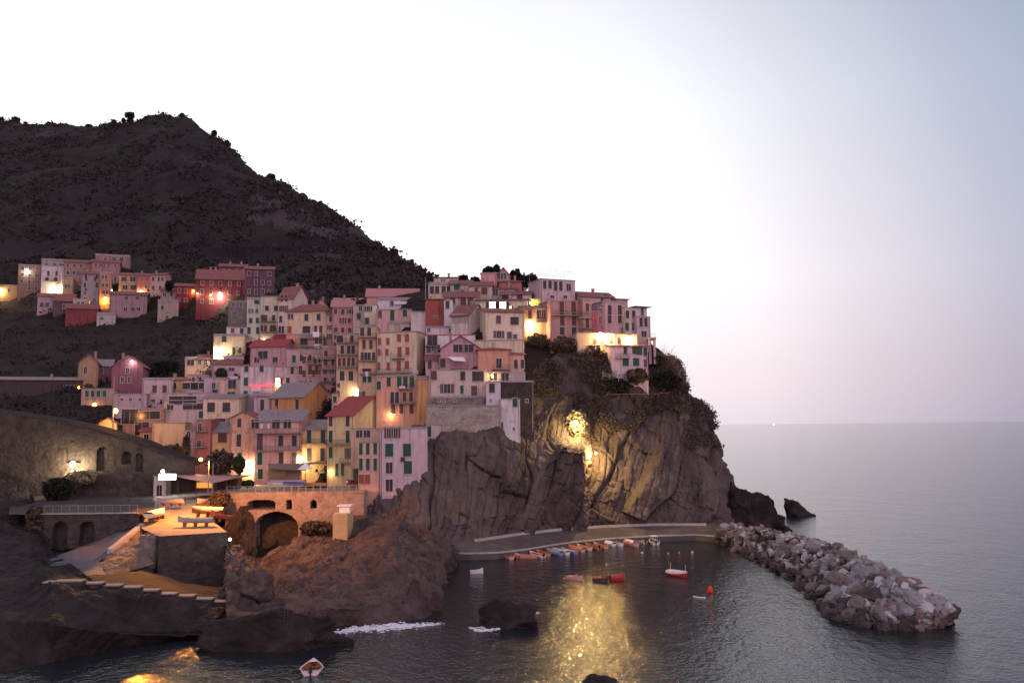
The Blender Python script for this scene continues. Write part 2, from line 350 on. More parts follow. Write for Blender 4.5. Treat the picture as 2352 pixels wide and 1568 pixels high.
# rocks that step into the sea at the point
ROCK = surf('dark_shore_rock', [(.25, (.008, .0065, .006)), (.5, (.022, .017, .016)), (.75, (.045, .037, .034))], .35, .9, 1.0, 1.6, dist=.4)
ROCKW = surf('warm_shore_rock', [(.25, (.02, .0145, .0135)), (.45, (.06, .044, .04)), (.6, (.088, .065, .058)), (.8, (.16, .12, .106))], .3, .9, 1.0, 1.5, dist=.4)
def rock_mesh(name, seed, sx, sy, sz, mat, sub=4, cuts=9, rough=.16):
    rg = random.Random(seed); bm = bmesh.new(); bmesh.ops.create_icosphere(bm, subdivisions=sub, radius=1)
    pl = []
    for _ in range(cuts):
        n = Vector((rg.gauss(0, 1), rg.gauss(0, 1), rg.gauss(0, 1))).normalized(); pl.append((n, rg.uniform(.55, .88)))
    off = Vector((seed * 3.7, seed * 1.3, seed * 2.1))
    for v in bm.verts:
        p = v.co.copy()
        for n, d in pl:
            e = p.dot(n)
            if e > d: p -= n * (e - d)
        p *= 1 + rough * noise.fractal(p * 1.6 + off, .9, 2.1, 4)
        v.co = Vector((p.x * sx, p.y * sy, p.z * sz))
    me = bpy.data.meshes.new(name); bm.to_mesh(me); bm.free(); me.materials.append(mat); return me
def rock(name, label, u0, u1, vt, vb, Y, seed, mat=ROCK, cuts=8, sub=4, dy=.8, cat='rock', peak=None, rough=.2):
    """a rock spanning columns u0..u1, rows vt..vb, standing at depth Y"""
    a = P(u0, vb, Y); c = P(u1, vb, Y); h = P((u0 + u1) / 2, vt, Y).z - a.z
    sx = (c.x - a.x) / 2 / .86; me = rock_mesh(name, seed, sx, sx * dy, h / .86, mat, sub, cuts, rough)
    if peak is not None:
        for v in me.vertices:
            k = max(0, v.co.z / h); v.co.x = v.co.x * (1 - .8 * k) + peak * sx * k
    o = link(name, me, None, ((a.x + c.x) / 2, Y + sx * dy * .3, a.z)); tag(o, label, cat); return o
rock('shore_rock', 'broad dark rock shoulder where the headland meets the sea, above the rubble breakwater', 1650, 1784, 1140, 1216, 203, 3, ROCK, 14, 5, .7, rough=.34)
rock('shore_rock', 'dark rock knob leaning on the headland above the broad rock shoulder', 1678, 1732, 1112, 1160, 203, 8, ROCK, 9, 4, .8, rough=.35)
st = rock('sea_stack', 'dark wedge shaped sea stack standing alone in open water beyond the breakwater', 1800, 1868, 1135, 1181, 243, 12, ROCK, 7, 5, .7, rough=.16)
sx_ = max(v.co.x for v in st.data.vertices)
for v in st.data.vertices:
    q = v.co.x / sx_; v.co.x = max(v.co.x, -.82 * sx_ + .1 * v.co.y)
    if v.co.z > 0: v.co.z *= 1 - .88 * min(1, max(0, (q + .8) / 1.8)) ** .8
rock('shore_rock', 'small dark rock in the water between the headland and the sea stack', 1778, 1802, 1180, 1192, 231, 14)
rock('shore_rock', 'low dark rock in the water behind the root of the breakwater', 1776, 1820, 1201, 1217, 206, 15)
rock('shore_rock', 'dark rock tip poking out of the water at the bottom edge of the view', 1338, 1424, 1555, 1578, 86.5, 17)

# ------------------------------------------------------------------ quay road under the cliff
us = np.linspace(985, 1660, 60); rows = []
for u in us:
    a = qin(u)[1]; c = qout(u)[1]
    rows.append([tuple(a + Vector((0, 2.5, .3)))] + [tuple(a.lerp(c, k)) for k in np.linspace(0, 1, 8)] + [tuple(c + Vector((0, -.05, -.9))), tuple(c + Vector((0, -.1, -3)))])
ROADC = surf('quay_concrete', [(.3, (.055, .05, .048)), (.55, (.085, .077, .073)), (.8, (.12, .108, .1))], .3, .9, .4, 2.5)
grid_mesh('quay_road', np.array(rows), ROADC, lambda p, a, b: fbm(p, .4, 3) * .06, kind='structure')
def kerb(name, fn, h, w, mat, off, u0=985, u1=1660):
    mb = MB(); pts = [fn(u)[1] + Vector((0, off, 0)) for u in np.linspace(u0, u1, 70)]
    for a, c in zip(pts, pts[1:]):
        mb.prism([a, c, c + Vector((0, w, 0)), a + Vector((0, w, 0))], [q + Vector((0, 0, h)) for q in (a, c, c + Vector((0, w, 0)), a + Vector((0, w, 0)))])
    return mb.build(name, mat)
tag(kerb('quay_kerb', qout, .25, .7, PAVE, -.1), kind='structure')
k = kerb('parapet_wall', qin, .55, .45, PAVE, -.2, 1090, 1622); tag(k, 'low pale parapet wall along the cliff side of the quay road', 'wall')

# ------------------------------------------------------------------ rubble breakwater
BW = [surf('boulder_dark', [(.3, (.04, .033, .031)), (.7, (.09, .075, .07))], .8, .9, 1, 3), surf('boulder_brown', [(.3, (.12, .095, .085)), (.7, (.2, .16, .145))], .8, .9, 1, 3),
      surf('boulder_grey', [(.3, (.18, .178, .18)), (.7, (.28, .275, .275))], .8, .9, 1, 3), surf('boulder_pale', [(.3, (.32, .325, .33)), (.7, (.44, .45, .455))], .8, .9, 1, 3)]
NEAR = [(1640, 1240), (1700, 1270), (1765, 1303), (1830, 1335), (1866, 1368), (1885, 1398), (1930, 1424), (1995, 1440), (2070, 1446), (2150, 1438)]
CREST = [(1668, 1213), (1740, 1214), (1800, 1226), (1855, 1241), (1930, 1266), (1995, 1296), (2060, 1330), (2105, 1350), (2150, 1376), (2182, 1408)]
nn = [G(u, v, 0) for u, v in NEAR]; cc = []
for i, (u, v) in enumerate(CREST): cc.append(G(u, v, [3.4, 3.6, 3.8, 4, 4, 4.2, 4.2, 4, 3.2, 1.2][i]))
def along(lst, s):
    x = s * (len(lst) - 1); i = min(int(x), len(lst) - 2); return lst[i].lerp(lst[i + 1], x - i)
def bw(s, t):
    a = along(nn, s); c = along(cc, s); p = a.lerp(c, min(t, 1.0)); top = c.z
    if t <= 1: p.z = top * math.sin(max(-.3, min(1, t * 1.05)) * math.pi / 2)
    else:
        d = (c - a); d.z = 0; d.normalize(); p = c + d * (t - 1) * 14 * min(1, (1 - s) * 3 + .05); p.z = top * (1 - (t - 1) * 1.4)
    return p
core = np.array([[tuple(bw(s, t) + Vector((0, 0, -1.0))) for t in np.linspace(-.08, 1.8, 40)] for s in np.linspace(0, .96, 90)])
grid_mesh('breakwater_core', core, BW[0], lambda p, a, b: fbm(p, .5, 4) * .9, kind='structure')
rg = random.Random(5); protos = {}
for k in range(4):
    for j in range(4): protos[k, j] = rock_mesh('boulder', 40 + k * 7 + j, 1, rg.uniform(.7, 1), rg.uniform(.6, .85), BW[k], 3, 11, .3)
ZN = ['near the root by the headland', 'on the middle stretch', 'on the broad seaward end']
TN = ['dark wet', 'brown', 'grey', 'pale']
nb = 0
for i in range(298):
    s = rg.random() ** .85; t = rg.uniform(-.03, 1.12)
    lowb = t < .2 or s > .95
    k = rg.choices(range(4), (6, 4, 1, 0) if lowb else (1.2, 3, 4, 2.6))[0]
    o = link('boulder', protos[k, rg.randrange(4)]); p = bw(s, t)
    r = rg.uniform(.75, 1.45) if rg.random() < .86 else rg.uniform(1.4, 2.0)
    if s < .25: r *= .85
    elif s > .55: r *= 1.18
    o.location = p + Vector((rg.uniform(-.4, .4), rg.uniform(-.4, .4), r * .1 - .2)); o.scale = (r * rg.uniform(.9, 1.3), r * rg.uniform(.8, 1.1), r * rg.uniform(.8, 1.1))
    o.rotation_euler = (rg.uniform(-.6, .6), rg.uniform(-.6, .6), rg.uniform(0, 6.28))
    z = 0 if s < .3 else 1 if s < .62 else 2
    edge = 'at the waterline' if t < .2 else 'along the crest' if t > .8 else 'on the slope'
    tag(o, '%s boulder of the rubble breakwater, %s %s' % (TN[k], edge, ZN[z]), 'boulder', '%s breakwater boulders %s %s' % (TN[k], edge, ZN[z]))

# the small rubble between the boulders
bm = bmesh.new()
for i in range(900):
    s = rg.random() ** .85; t = rg.uniform(-.04, 1.15); p = bw(s, t); r = rg.uniform(.28, .75)
    mt = Matrix.Translation(p + Vector((0, 0, rg.uniform(-.1, .35)))) @ Euler((rg.uniform(0, 3), rg.uniform(0, 3), rg.uniform(0, 3))).to_matrix().to_4x4() @ Matrix.Diagonal((r * rg.uniform(.9, 1.5), r, r * rg.uniform(.6, .9), 1))
    q = bmesh.ops.create_icosphere(bm, subdivisions=1, radius=1, matrix=mt); mi = rg.choices(range(4), (3, 1, 0, 0) if t < .15 else (1, 3, 3, 1.4))[0]
    for v in q['verts']:
        v.co += Vector((rg.gauss(0, .09), rg.gauss(0, .09), rg.gauss(0, .09))) * r * 2
        for f in v.link_faces: f.material_index = mi
me = bpy.data.meshes.new('small_rubble'); bm.to_mesh(me); bm.free()
for m in BW: me.materials.append(m)
tag(link('small_rubble', me), kind='stuff')

# ------------------------------------------------------------------ foreshore rocks below the bridge
def fdisp(p, a, b):
    k = min(1, (1 - b) / .3); q = Vector(p); ac = q.x * .69 - q.z * .72 + q.y * .3; al = q.x * .72 + q.z * .69
    w = Vector((ac * .3, al * .1, q.y * .14)) + Vector((1, 1, 1)) * fbm(p, .08, 3) * .35
    r = noise.ridged_multi_fractal(w, .95, 2.15, 6, 1.0, 2.0)
    s = slabs(p, .42, .12, (.72, .69), .06, .5)
    return (fbm(p, .08, 4) * 1.2 + (r - 1.1) * .75 + s * .35 + fbm(p, .7, 4) * .22) * (.3 + .7 * k) - .25 * (1 - k)
FS = [col(520, (1222, 146), (1300, 131), (1345, 122), (1410, 109)) + ((520, 1482),),
      col(600, (1288, 152), (1312, 141), (1354, 128), (1424, 111)) + ((600, 1478),),
      col(700, (1216, 171), (1262, 158), (1338, 130), (1400, 114)) + ((700, 1454),),
      col(800, (1180, 174), (1262, 159), (1338, 130), (1392, 115)) + ((800, 1443),),
      col(900, (1180, 169), (1250, 151), (1320, 133), (1380, 118)) + ((900, 1440),),
      col(980, (1222, 163), (1268, 150), (1312, 138), (1365, 124)) + ((980, 1432),),
      (1030, P(1030, 1252, 163), P(1032, 1272, 158), P(1018, 1310, 146), G(1010, 1352, .3), G(1015, 1415, -.4)),
      (1060, G(1075, 1262, -1), G(1070, 1285, -1), G(1045, 1325, -1), G(1030, 1365, -1), G(1035, 1425, -1.2))]
loft('shore_terrain', FS, 400, 280, ROCKW, fdisp, smooth=False)
NS = [col(-260, (1020, 195), (1160, 155), (1300, 118), (1420, 97)) + (G(-260, 1590, -.4),),
      col(0, (1060, 190), (1170, 160), (1300, 124), (1420, 101)) + (G(0, 1561, -.4),),
      col(70, (1110, 184), (1180, 160), (1300, 125), (1420, 102)) + (G(70, 1546, -.4),),
      col(118, (1262, 141), (1285, 134), (1338, 110), (1430, 98)) + (G(118, 1531, -.4),),
      col(250, (1352, 110), (1362, 109), (1380, 108), (1450, 103)) + (G(250, 1501, -.4),),
      col(400, (1374, 113), (1382, 112), (1398, 111.5), (1455, 107)) + (G(400, 1476, -.4),),
      col(540, (1392, 117), (1396, 116), (1410, 114), (1450, 109)) + (G(560, 1468, -.4),)]
loft('near_slope_terrain', NS, 280, 180, ROCK, lambda p, a, b: fdisp(p, a, b) * .5 + fbm(p, .8, 3) * .15 * (1 - b) - .3, smooth=False)
rock('shore_rock', 'rounded rock with orange lit top below the stone platform', 505, 618, 1308, 1362, 124, 21, ROCKW, 10, 5)
rock('shore_rock', 'long dark flat rock ledge with a ladder, at the water below the bridge', 474, 770, 1420, 1482, 104, 23, ROCK, 6, 5, .35, rough=.3)
rock('shore_rock', 'low dark rock washed by surf in the middle of the harbour mouth', 1092, 1228, 1392, 1432, 113.5, 24, ROCK, 9, 5, .5, rough=.35)
rock('shore_rock', 'pointed grey rock at the harbour edge of the foreshore', 925, 1012, 1318, 1392, 124, 26, ROCKW, 8, 5, .7)
rock('shore_rock', 'pale flat sided rock block on the foreshore near the quay', 905, 962, 1252, 1312, 150, 27, ROCKW, 7, 4, .7)
rock('shore_rock', 'steep dark rock beside the river arch', 500, 578, 1172, 1262, 165, 29, ROCK, 12, 5, .9, rough=.32)

# ------------------------------------------------------------------ houses
WM = {}
def win_mesh(kind, w, h):
    k = (kind, w, h)
    if k in WM: return WM[k]
    b = MB(); f = .1; lit = kind in 'lw'
    pm = {'l': LITP, 'w': LITW}.get(kind, PANE)
    b.mi = 0
    b.box(-w / 2 - f, -.07, -h / 2, -w / 2, 0, h / 2); b.box(w / 2, -.07, -h / 2, w / 2 + f, 0, h / 2)
    b.box(-w / 2 - f, -.07, h / 2, w / 2 + f, 0, h / 2 + f); b.box(-w / 2 - f - .06, -.16, -h / 2 - f, w / 2 + f + .06, 0, -h / 2)
    b.box(-.03, -.05, -h / 2, .03, -.022, h / 2)
    b.mi = 1; b.quad((-w / 2, -.02, -h / 2), (w / 2, -.02, -h / 2), (w / 2, -.02, h / 2), (-w / 2, -.02, h / 2))
    o = b.build('window', [FRAME, pm]); me = o.data; bpy.data.objects.remove(o); WM[k] = me; return me
def shut_mesh(c, w, h):
    k = ('s', c, w, h)
    if k in WM: return WM[k]
    b = MB(); b.box(-w / 2, -.13, -h / 2, w / 2, -.085, h / 2)
    n = max(3, int(h / .3))
    for i in range(n):
        z = -h / 2 + (i + .2) * h / n; b.box(-w / 2 + .06, -.155, z, w / 2 - .06, -.13, z + h / n * .55)
    o = b.build('shutter', SHC[c]); me = o.data; bpy.data.objects.remove(o); WM[k] = me; return me
def window(par, x, z, kind, w=1.0, h=1.6, rot=None, loc=None):
    """kind: state c closed / o open / d no shutters / l lit / w bright, then the shutter colour"""
    w = round(w * .93, 1); h = round(h * .93, 1); st = kind[0]; c = kind[1] if len(kind) > 1 else 'g'
    o = link('window', win_mesh(st if st in 'lw' else 'd', w, h), par, loc or (x, 0, z))
    if rot: o.rotation_euler = (0, 0, rot)
    if st == 'd': return o
    for s in (-1, 1):
        d = link('shutter', shut_mesh(c, round(w / 2 - .01, 2), h), o)
        if st == 'c': d.location = (s * w / 4, 0, 0)
        elif st == 'h' and s == 1: d.location = (s * w / 4, 0, 0)
        else: d.location = (s * (w * .76 + .1), .06, 0)
    return o
def railing(mb, x0, x1, y, z, h=1.0, step=.35, r=.03):
    mb.box(x0, y - r, z + h - .05, x1, y + r, z + h); mb.box(x0, y - r * .7, z + .08, x1, y + r * .7, z + .12)
    n = max(1, int((x1 - x0) / step))
    for i in range(n + 1):
        x = x0 + (x1 - x0) * i / n; mb.box(x - .02, y - .02, z, x + .02, y + .02, z + h)
def wallmesh(w, dep, h, down, roof, rise):
    b = MB(); x0, x1 = -w / 2, w / 2
    if roof == 'gy':
        pf = [(x0, 0, -down), (x1, 0, -down), (x1, 0, h), (0, 0, h + rise), (x0, 0, h)]
        b.prism([(p[0], 0, p[2]) for p in reversed(pf)], [(p[0], dep, p[2]) for p in reversed(pf)])
    elif roof in ('gx', 'shed', 'salt'):
        k = {'gx': [(dep / 2, h + rise)], 'shed': [], 'salt': [(dep * .3, h + rise)]}[roof]
        hb = h + rise if roof == 'shed' else h
        pf = [(0, -down), (dep, -down), (dep, hb)] + k + [(0, h)]
        b.prism([(x0, p[0], p[1]) for p in reversed(pf)], [(x1, p[0], p[1]) for p in reversed(pf)])
    else: b.box(x0, 0, -down, x1, dep, h)
    return b
def roofmesh(w, dep, h, roof, rise, ov=.45, th=.2):
    b = MB(); x0, x1, y0, y1 = -w / 2 - ov, w / 2 + ov, -ov, dep + ov
    def slab(p):
        b.prism([(q[0], q[1], q[2] + .012) for q in p], [(q[0], q[1], q[2] + th) for q in p])
    if roof == 'gy':
        d = rise * ov / (w / 2)
        slab([(x0, y0, h - d), (0, y0, h + rise), (0, y1, h + rise), (x0, y1, h - d)])
        slab([(.0, y0, h + rise), (x1, y0, h - d), (x1, y1, h - d), (.0, y1, h + rise)])
    elif roof in ('gx', 'salt'):
        m = dep / 2 if roof == 'gx' else dep * .3; d = rise * ov / m; d2 = rise * ov / (dep - m)
        slab([(x0, y0, h - d), (x1, y0, h - d), (x1, m, h + rise), (x0, m, h + rise)])
        slab([(x0, m, h + rise), (x1, m, h + rise), (x1, y1, h - d2), (x0, y1, h - d2)])
    elif roof == 'shed':
        d = rise * ov / dep
        slab([(x0, y0, h - d), (x1, y0, h - d), (x1, y1, h + rise + d), (x0, y1, h + rise + d)])
    elif roof == 'hip':
        k = min(w, dep) * .45; r0, r1 = -w / 2 + k, w / 2 - k
        if r0 > r1: r0 = r1 = 0
        m = dep / 2; z = h + rise
        b.prism([(x0, y0, h + .012), (x1, y0, h + .012), (x1, y1, h + .012), (x0, y1, h + .012)], [(x0, y0, h + th), (x1, y0, h + th), (x1, y1, h + th), (x0, y1, h + th)])
        n = len(b.v); b.v += [(x0, y0, h + th + .003), (x1, y0, h + th + .003), (x1, y1, h + th + .003), (x0, y1, h + th + .003), (r0, m, z), (r1, m, z)]
        for f in ((0, 1, 5, 4), (1, 2, 5), (2, 3, 4, 5), (3, 0, 4)): b.f.append(tuple(n + i for i in f)); b.m.append(0)
    else:   # flat terrace roof with a low rim
        o2 = .14; x0, x1, y0, y1 = -w / 2 - o2, w / 2 + o2, -o2, dep + o2
        b.box(x0, y0, h + .012, x1, y1, h + .2)
        r = .75 if rise is None else rise
        if r > .05:
            b.box(x0 + .12, y0 + .12, h + .2, x1 - .12, y0 + .32, h + r); b.box(x0 + .12, y1 - .32, h + .2, x1 - .12, y1 - .12, h + r)
            b.box(x0 + .12, y0 + .32, h + .2, x0 + .32, y1 - .32, h + r); b.box(x1 - .32, y0 + .32, h + .2, x1 - .12, y1 - .32, h + r)
    return b
HN = 0
STONEL = surf('pale_rubble_stone', [(.25, (.13, .11, .095)), (.45, (.26, .225, .195)), (.6, (.34, .3, .26)), (.8, (.43, .38, .34))], .55, .95, 1.0, 1.6, dist=.4)
PIPE = paint('drainpipe_paint', (.22, .17, .155))
FR = {}
def H(label, u0, u1, vt, vb, c, roof='flat', rise=None, us=None, yaw=None, dep=7.0, g=None, w=(), bal=(), dY=0, Y=None, down=5, rc=None, chim=0, key=None, name='house', mat=None, sw=None, ov=None):
    global HN; HN += 1; rg = random.Random(HN * 13 + 5)
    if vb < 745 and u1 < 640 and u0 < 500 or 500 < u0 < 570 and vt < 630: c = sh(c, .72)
    if max(c) > .33: c = tuple(x * .84 + y * .16 for x, y in zip(c, (.45, .36, .31)))
    um = (u0 + u1) / 2; ua = um if us is None else (u1 if us > u1 else u0)
    Yb = Y if Y is not None else Yv(ua, vb) + dY
    A = P(ua, vb, Yb)
    th = R_(yaw) if yaw is not None else -math.atan((um - CX) / F) * .9 - .04
    d = Vector((math.cos(th), math.sin(th), 0)); n = Vector((-math.sin(th), math.cos(th), 0))
    def hit(u, v, pt=A, nn=n):
        r = ray(u, v); return C0 + r * ((pt - C0).dot(nn) / r.dot(nn))
    L = hit(u0, vb); Rr = hit(u1, vb); M = (L + Rr) / 2; M.z = A.z; wd = (Rr - L).dot(d)
    h = hit(ua if us is not None else um, vt).z - A.z
    if us is not None:
        cr = Rr if us > u1 else L; q = hit(us, vb, cr, d); dep = max(2.0, (q - cr).dot(n))
    if rise is None and roof in ('gx', 'gy', 'hip', 'shed', 'salt'):
        rise = {'gy': wd * .2, 'gx': dep * .2, 'salt': dep * .12, 'hip': min(wd, dep) * .2, 'shed': dep * .2}[roof]
    if roof == 'flat' and rise is None: rise = rg.choice((.3, .7, .9))
    R0 = empty(name, M, th); tag(R0, label, 'house')
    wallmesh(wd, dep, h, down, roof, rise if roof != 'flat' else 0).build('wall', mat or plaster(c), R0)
    rf = roofmesh(wd, dep, h, roof, rise, **({'ov': ov} if ov is not None else {})).build('roof', rc or (FLATR if roof == 'flat' else TILE), R0)
    def loc(u, v): p = hit(u, v) - M; return p.dot(d), p.z
    for row in w:
        v, us_, kd = row[:3]; ww = row[3] if len(row) > 3 else 1.0; hh = row[4] if len(row) > 4 else 1.65
        for u in us_:
            x, z = loc(u, v)
            if kd == 'P':      # wide glazed opening
                window(R0, x, z, 'd', ww, hh)
            else: window(R0, x, z, kd, ww, hh)
    if g:
        nc, nr, kd = g; st = h / nr
        for i in range(nr):
            for j in range(nc):
                if rg.random() < .1: continue
                x = (-.5 + (j + .5) / nc) * wd * .94 + rg.uniform(-.12, .12); z = h - (i + .52) * st + rg.uniform(-.08, .08)
                k2 = rg.choice(('c', 'c', 'o', 'c', 'd')) + rg.choice(kd)
                hh = min(2.1, rg.choice((1.5, 1.6, 1.9)), st * .68); ww = min(rg.choice((.9, 1.0, 1.1)), wd / nc * (.42 if k2[0] == 'o' else .62))
                window(R0, x, z, k2, ww, hh)
    if sw:             # windows on the visible side wall: (v fraction of height, depth fraction, kind)
        sx = wd / 2 if (us or 0) > u1 else -wd / 2
        for fz, fy, kd in sw: window(R0, 0, 0, kd, .9, 1.5, R_(90) if sx > 0 else R_(-90), (sx, fy * dep, fz * h))
    for bb in bal:
        x0, z0 = loc(bb[0], bb[2]); x1, _ = loc(bb[1], bb[2]); dp = bb[3] if len(bb) > 3 else 1.0
        mb = MB(); mb.box(x0, -dp, z0 - .14, x1, -.005, z0)
        bo = mb.build('balcony', CONC, R0)
        r2 = MB(); railing(r2, x0 + .05, x1 - .05, -dp + .08, z0 + .003); r2.build('railing', METAL, bo)
    if wd > 3.5 and h > 4:
        mb = MB(); x = rg.choice((-1, 1)) * (wd / 2 - .25); mb.tube((x, -.09, -1.5), (x, -.09, h - .15), .06, 6); mb.build('drainpipe', PIPE, R0)
    if roof in ('gx', 'gy', 'hip', 'shed') and wd > 4 and not chim and rg.random() < .7: chim = 1
    for _ in range(chim):
        x = rg.uniform(-.3, .3) * wd; mb = MB(); z0 = h + (rise or 0) * .2
        mb.box(x - .3, dep * .45, z0, x + .3, dep * .45 + .6, h + (rise or 0) + .9); mb.box(x - .4, dep * .45 - .1, h + (rise or 0) + .903, x + .4, dep * .45 + .7, h + (rise or 0) + 1.05)
        mb.build('chimney', plaster((.3, .22, .2)), rf)
    if roof == 'flat' and wd > 4 and rg.random() < .35:
        x = rg.uniform(-.3, .3) * wd; mb = MB(); mb.tube((x, dep * .5, h + .2), (x, dep * .5, h + 3), .035, 5)
        for i in range(3): mb.box(x - .5 + i * .08, dep * .5 - .02, h + 2.2 + i * .25, x + .5 - i * .08, dep * .5 + .02, h + 2.24 + i * .25)
        mb.build('antenna', METAL, R0)
    if key: FR[key] = (R0, M, d, n, wd, dep, h)
    return R0
CREAM = (.54, .44, .34); PINK = (.52, .27, .25); SALM = (.56, .28, .2); RED = (.3, .08, .08); ORG = (.5, .22, .07); MAUV = (.43, .33, .35); WHIT = (.62, .58, .57)
YEL = (.58, .43, .2); BEIG = (.42, .35, .29); GREY = (.36, .33, .33); PEACH = (.58, .38, .25); MAR = (.34, .15, .15); GRN = (.44, .46, .39); ROSE = (.42, .23, .24); STN = (.3, .26, .23); BRN = (.27, .18, .14)

# --- upper village, far left under the mountain
H('low ochre wall house at the left picture edge, lit by a street lamp', -20, 40, 655, 679, (.4, .28, .14), w=[(667, (20,), 'db')])
H('tall brown house with small dark windows, furthest back row far left', 40, 92, 609, 669, BRN, g=(3, 4, 'kb'))
H('grey penthouse set back on top of the white upper village house', 94, 154, 598, 640, GREY, g=(3, 2, 'k'), dY=6)
H('white house with two tall dark balcony windows in the upper village', 93, 144, 611, 672, WHIT, w=[(628, (111, 130), 'ck', .9, 2.2), (641, (108, 128), 'ck', 1.3, 1.6)], bal=[(100, 138, 646)])
H('brownish house behind the white upper village house', 144, 208, 602, 668, (.34, .23, .19), g=(4, 4, 'kb'), dY=3, roof='gx')
H('yellow lit low house beside the white upper village house', 144, 168, 640, 676, YEL, w=[(657, (152, 157), 'dk')], dY=-2)
H('dusky pink long house in the upper village', 208, 273, 602, 660, ROSE, g=(4, 4, 'b'), dY=3, roof='gx')
H('pinkish purple top house standing above all others in the upper village', 217, 297, 588, 640, (.36, .22, .25), w=[(596, (240, 262, 279), 'dk', 1.6, 2)], dY=9)
H('grey narrow house with dark shutters in the middle of the upper village', 185, 227, 629, 700, GREY, w=[(635, (197, 222), 'ck', 1, 2.2), (655, (195, 222), 'ck', 1, 2.2), (671, (195,), 'cm', 1, 2)], g=(2, 3, 'k'), roof='gx')
H('orange lit tower like house in the upper village', 227, 252, 628, 702, (.52, .26, .13), w=[(636, (236, 244), 'db'), (655, (236, 245), 'db'), (671, (238, 246), 'cb')])
H('yellow house with four square windows in the upper village', 272, 313, 632, 668, (.62, .44, .2), w=[(641, (285, 305), 'db', 2.2, 1.9), (660, (287, 306), 'db', 2, 2)], roof='gx')
H('coral red house between the yellow and the pale pink upper village houses', 313, 343, 633, 668, (.5, .16, .14), w=[(641, (326, 337), 'cr'), (659, (335,), 'db')], roof='gx')
H('pale pink house at the right end of the upper village row', 343, 378, 631, 668, (.56, .36, .33), w=[(641, (352,), 'ck'), (641, (365, 373), 'ck', .9, 1.8), (661, (352, 368), 'ck')], us=393, yaw=-6, roof='gx')
H('small mauve pink house with white base, lowest left of the upper village', 85, 123, 680, 714, (.46, .3, .38), w=[(700, (96, 108), 'dk', 1.4, 1.8)], roof='gx')
H('dark house with a long brown tiled roof in the upper village', 122, 170, 690, 716, (.14, .1, .11), roof='gx', rise=3, g=(3, 1, 'k'))
H('pale grey two storey house in front of the grey narrow house, upper village', 167, 203, 687, 722, (.48, .46, .43), w=[(697, (180, 190), 'dk'), (713, (175, 184), 'dk', 1.2, 2)])
H('dark red low house at the foot of the upper village', 150, 224, 708, 738, (.26, .07, .08), roof='gx', rise=2)
H('dusky mauve house on the slope edge of the upper village', 250, 337, 676, 722, (.4, .27, .28), w=[(684, (290, 315), 'dk', 1.4, 1.4), (710, (288, 305, 318), 'db', 1.4, 1.6)], roof='gx', chim=1)
H('small white shed on the slope below the upper village', 222, 265, 723, 742, (.5, .46, .46), w=[(731, (234,), 'dk', 1.2, 1)], dep=5)
H('beige cottage on the slope between upper and main village', 368, 403, 668, 700, (.5, .38, .32), g=(2, 2, 'kb'), roof='gx')
H('low beige annex below the beige slope cottage', 362, 410, 692, 716, (.46, .36, .31), w=[(706, (373,), 'ck')], dY=-4)
H('dark crimson house left of the bright lamp below the mountain', 401, 452, 657, 700, (.2, .045, .065), g=(3, 2, 'b'), roof='gx')
H('crimson house with lamplit front under the mountain', 450, 561, 640, 702, (.19, .05, .065), g=(5, 3, 'b'), roof='gx', rise=3.5, chim=2)
H('plum coloured house above the lamplit crimson house', 503, 566, 612, 660, (.2, .08, .105), g=(4, 2, 'b'), dY=10, roof='gx', chim=2)
H('dark plum house furthest right of the crimson group', 561, 628, 618, 700, (.16, .08, .11), g=(4, 4, 'k'), dY=8, roof='gx', chim=1)

# --- west end of the main village
H('tall windowless house of rough grey pink stone at the left end of the main village', 523, 566, 692, 752, STN, mat=STONE, w=[(700, (536, 554), 'db', .8, 1.6)], yaw=8)
H('white plastered base house below the rough stone house', 520, 566, 752, 772, WHIT, w=[(759, (534,), 'cm', 1, 1.4), (760, (555,), 'cg')], dY=-1.5, rise=.2)
H('tall pale green house with small green shutters', 566, 600, 688, 782, (.45, .48, .41), w=[(694, (590,), 'cg', 1.6, 1.3), (714, (574, 579, 590), 'dk', .9, 1.4), (736, (576, 591), 'cg', 1, 1.7), (759, (572, 592), 'cg', 1, 2.1)], yaw=5)
H('pale ochre house with balconies right of the pale green house', 598, 640, 682, 772, (.5, .46, .36), w=[(708, (613, 634), 'ck', 1.2, 1.6), (731, (603, 610), 'cb', 1, 2.1), (730, (628,), 'cb', 1, 1.7), (754, (602, 610, 623, 630), 'cb', .9, 2)], bal=[(598, 634, 739), (600, 638, 763)], yaw=2)
H('tall house with large white gable and twin brown shutters below the mountain', 638, 674, 683, 775, (.52, .46, .41), roof='gx', us=706, yaw=-24, w=[(684, (648, 658), 'cb', .9, 2.1), (709, (646, 657), 'ob', .8, 1.8), (733, (645,), 'ck', 1, 2), (757, (643, 650), 'ck', .9, 2.1)], rise=3.6)
H('peach house with a dark red hip roof and green shutters', 657, 752, 716, 790, (.58, .43, .3), roof='hip', rise=2.6, yaw=-8, w=[(727, (664, 671), 'cm', .8, 1.6), (729, (704,), 'ck', 1.2, 2), (728, (732,), 'cg', 1.2, 2), (757, (665,), 'cr', 1.3, 2.1), (757, (700, 708), 'ck', 1.3, 2.2), (756, (725, 737), 'cb', .9, 2.1)])
H('small pink chapel gable rising behind the hip roofed peach house', 722, 754, 706, 730, (.6, .3, .28), roof='gy', rise=2.6, dY=5, g=None)
H('orange lit wall house under the peach house', 656, 690, 768, 800, (.55, .28, .19), dY=-2, rise=.2)
H('red box like terrace room in the western village', 630, 658, 768, 785, (.3, .05, .07), dY=-1.5, rise=.1)
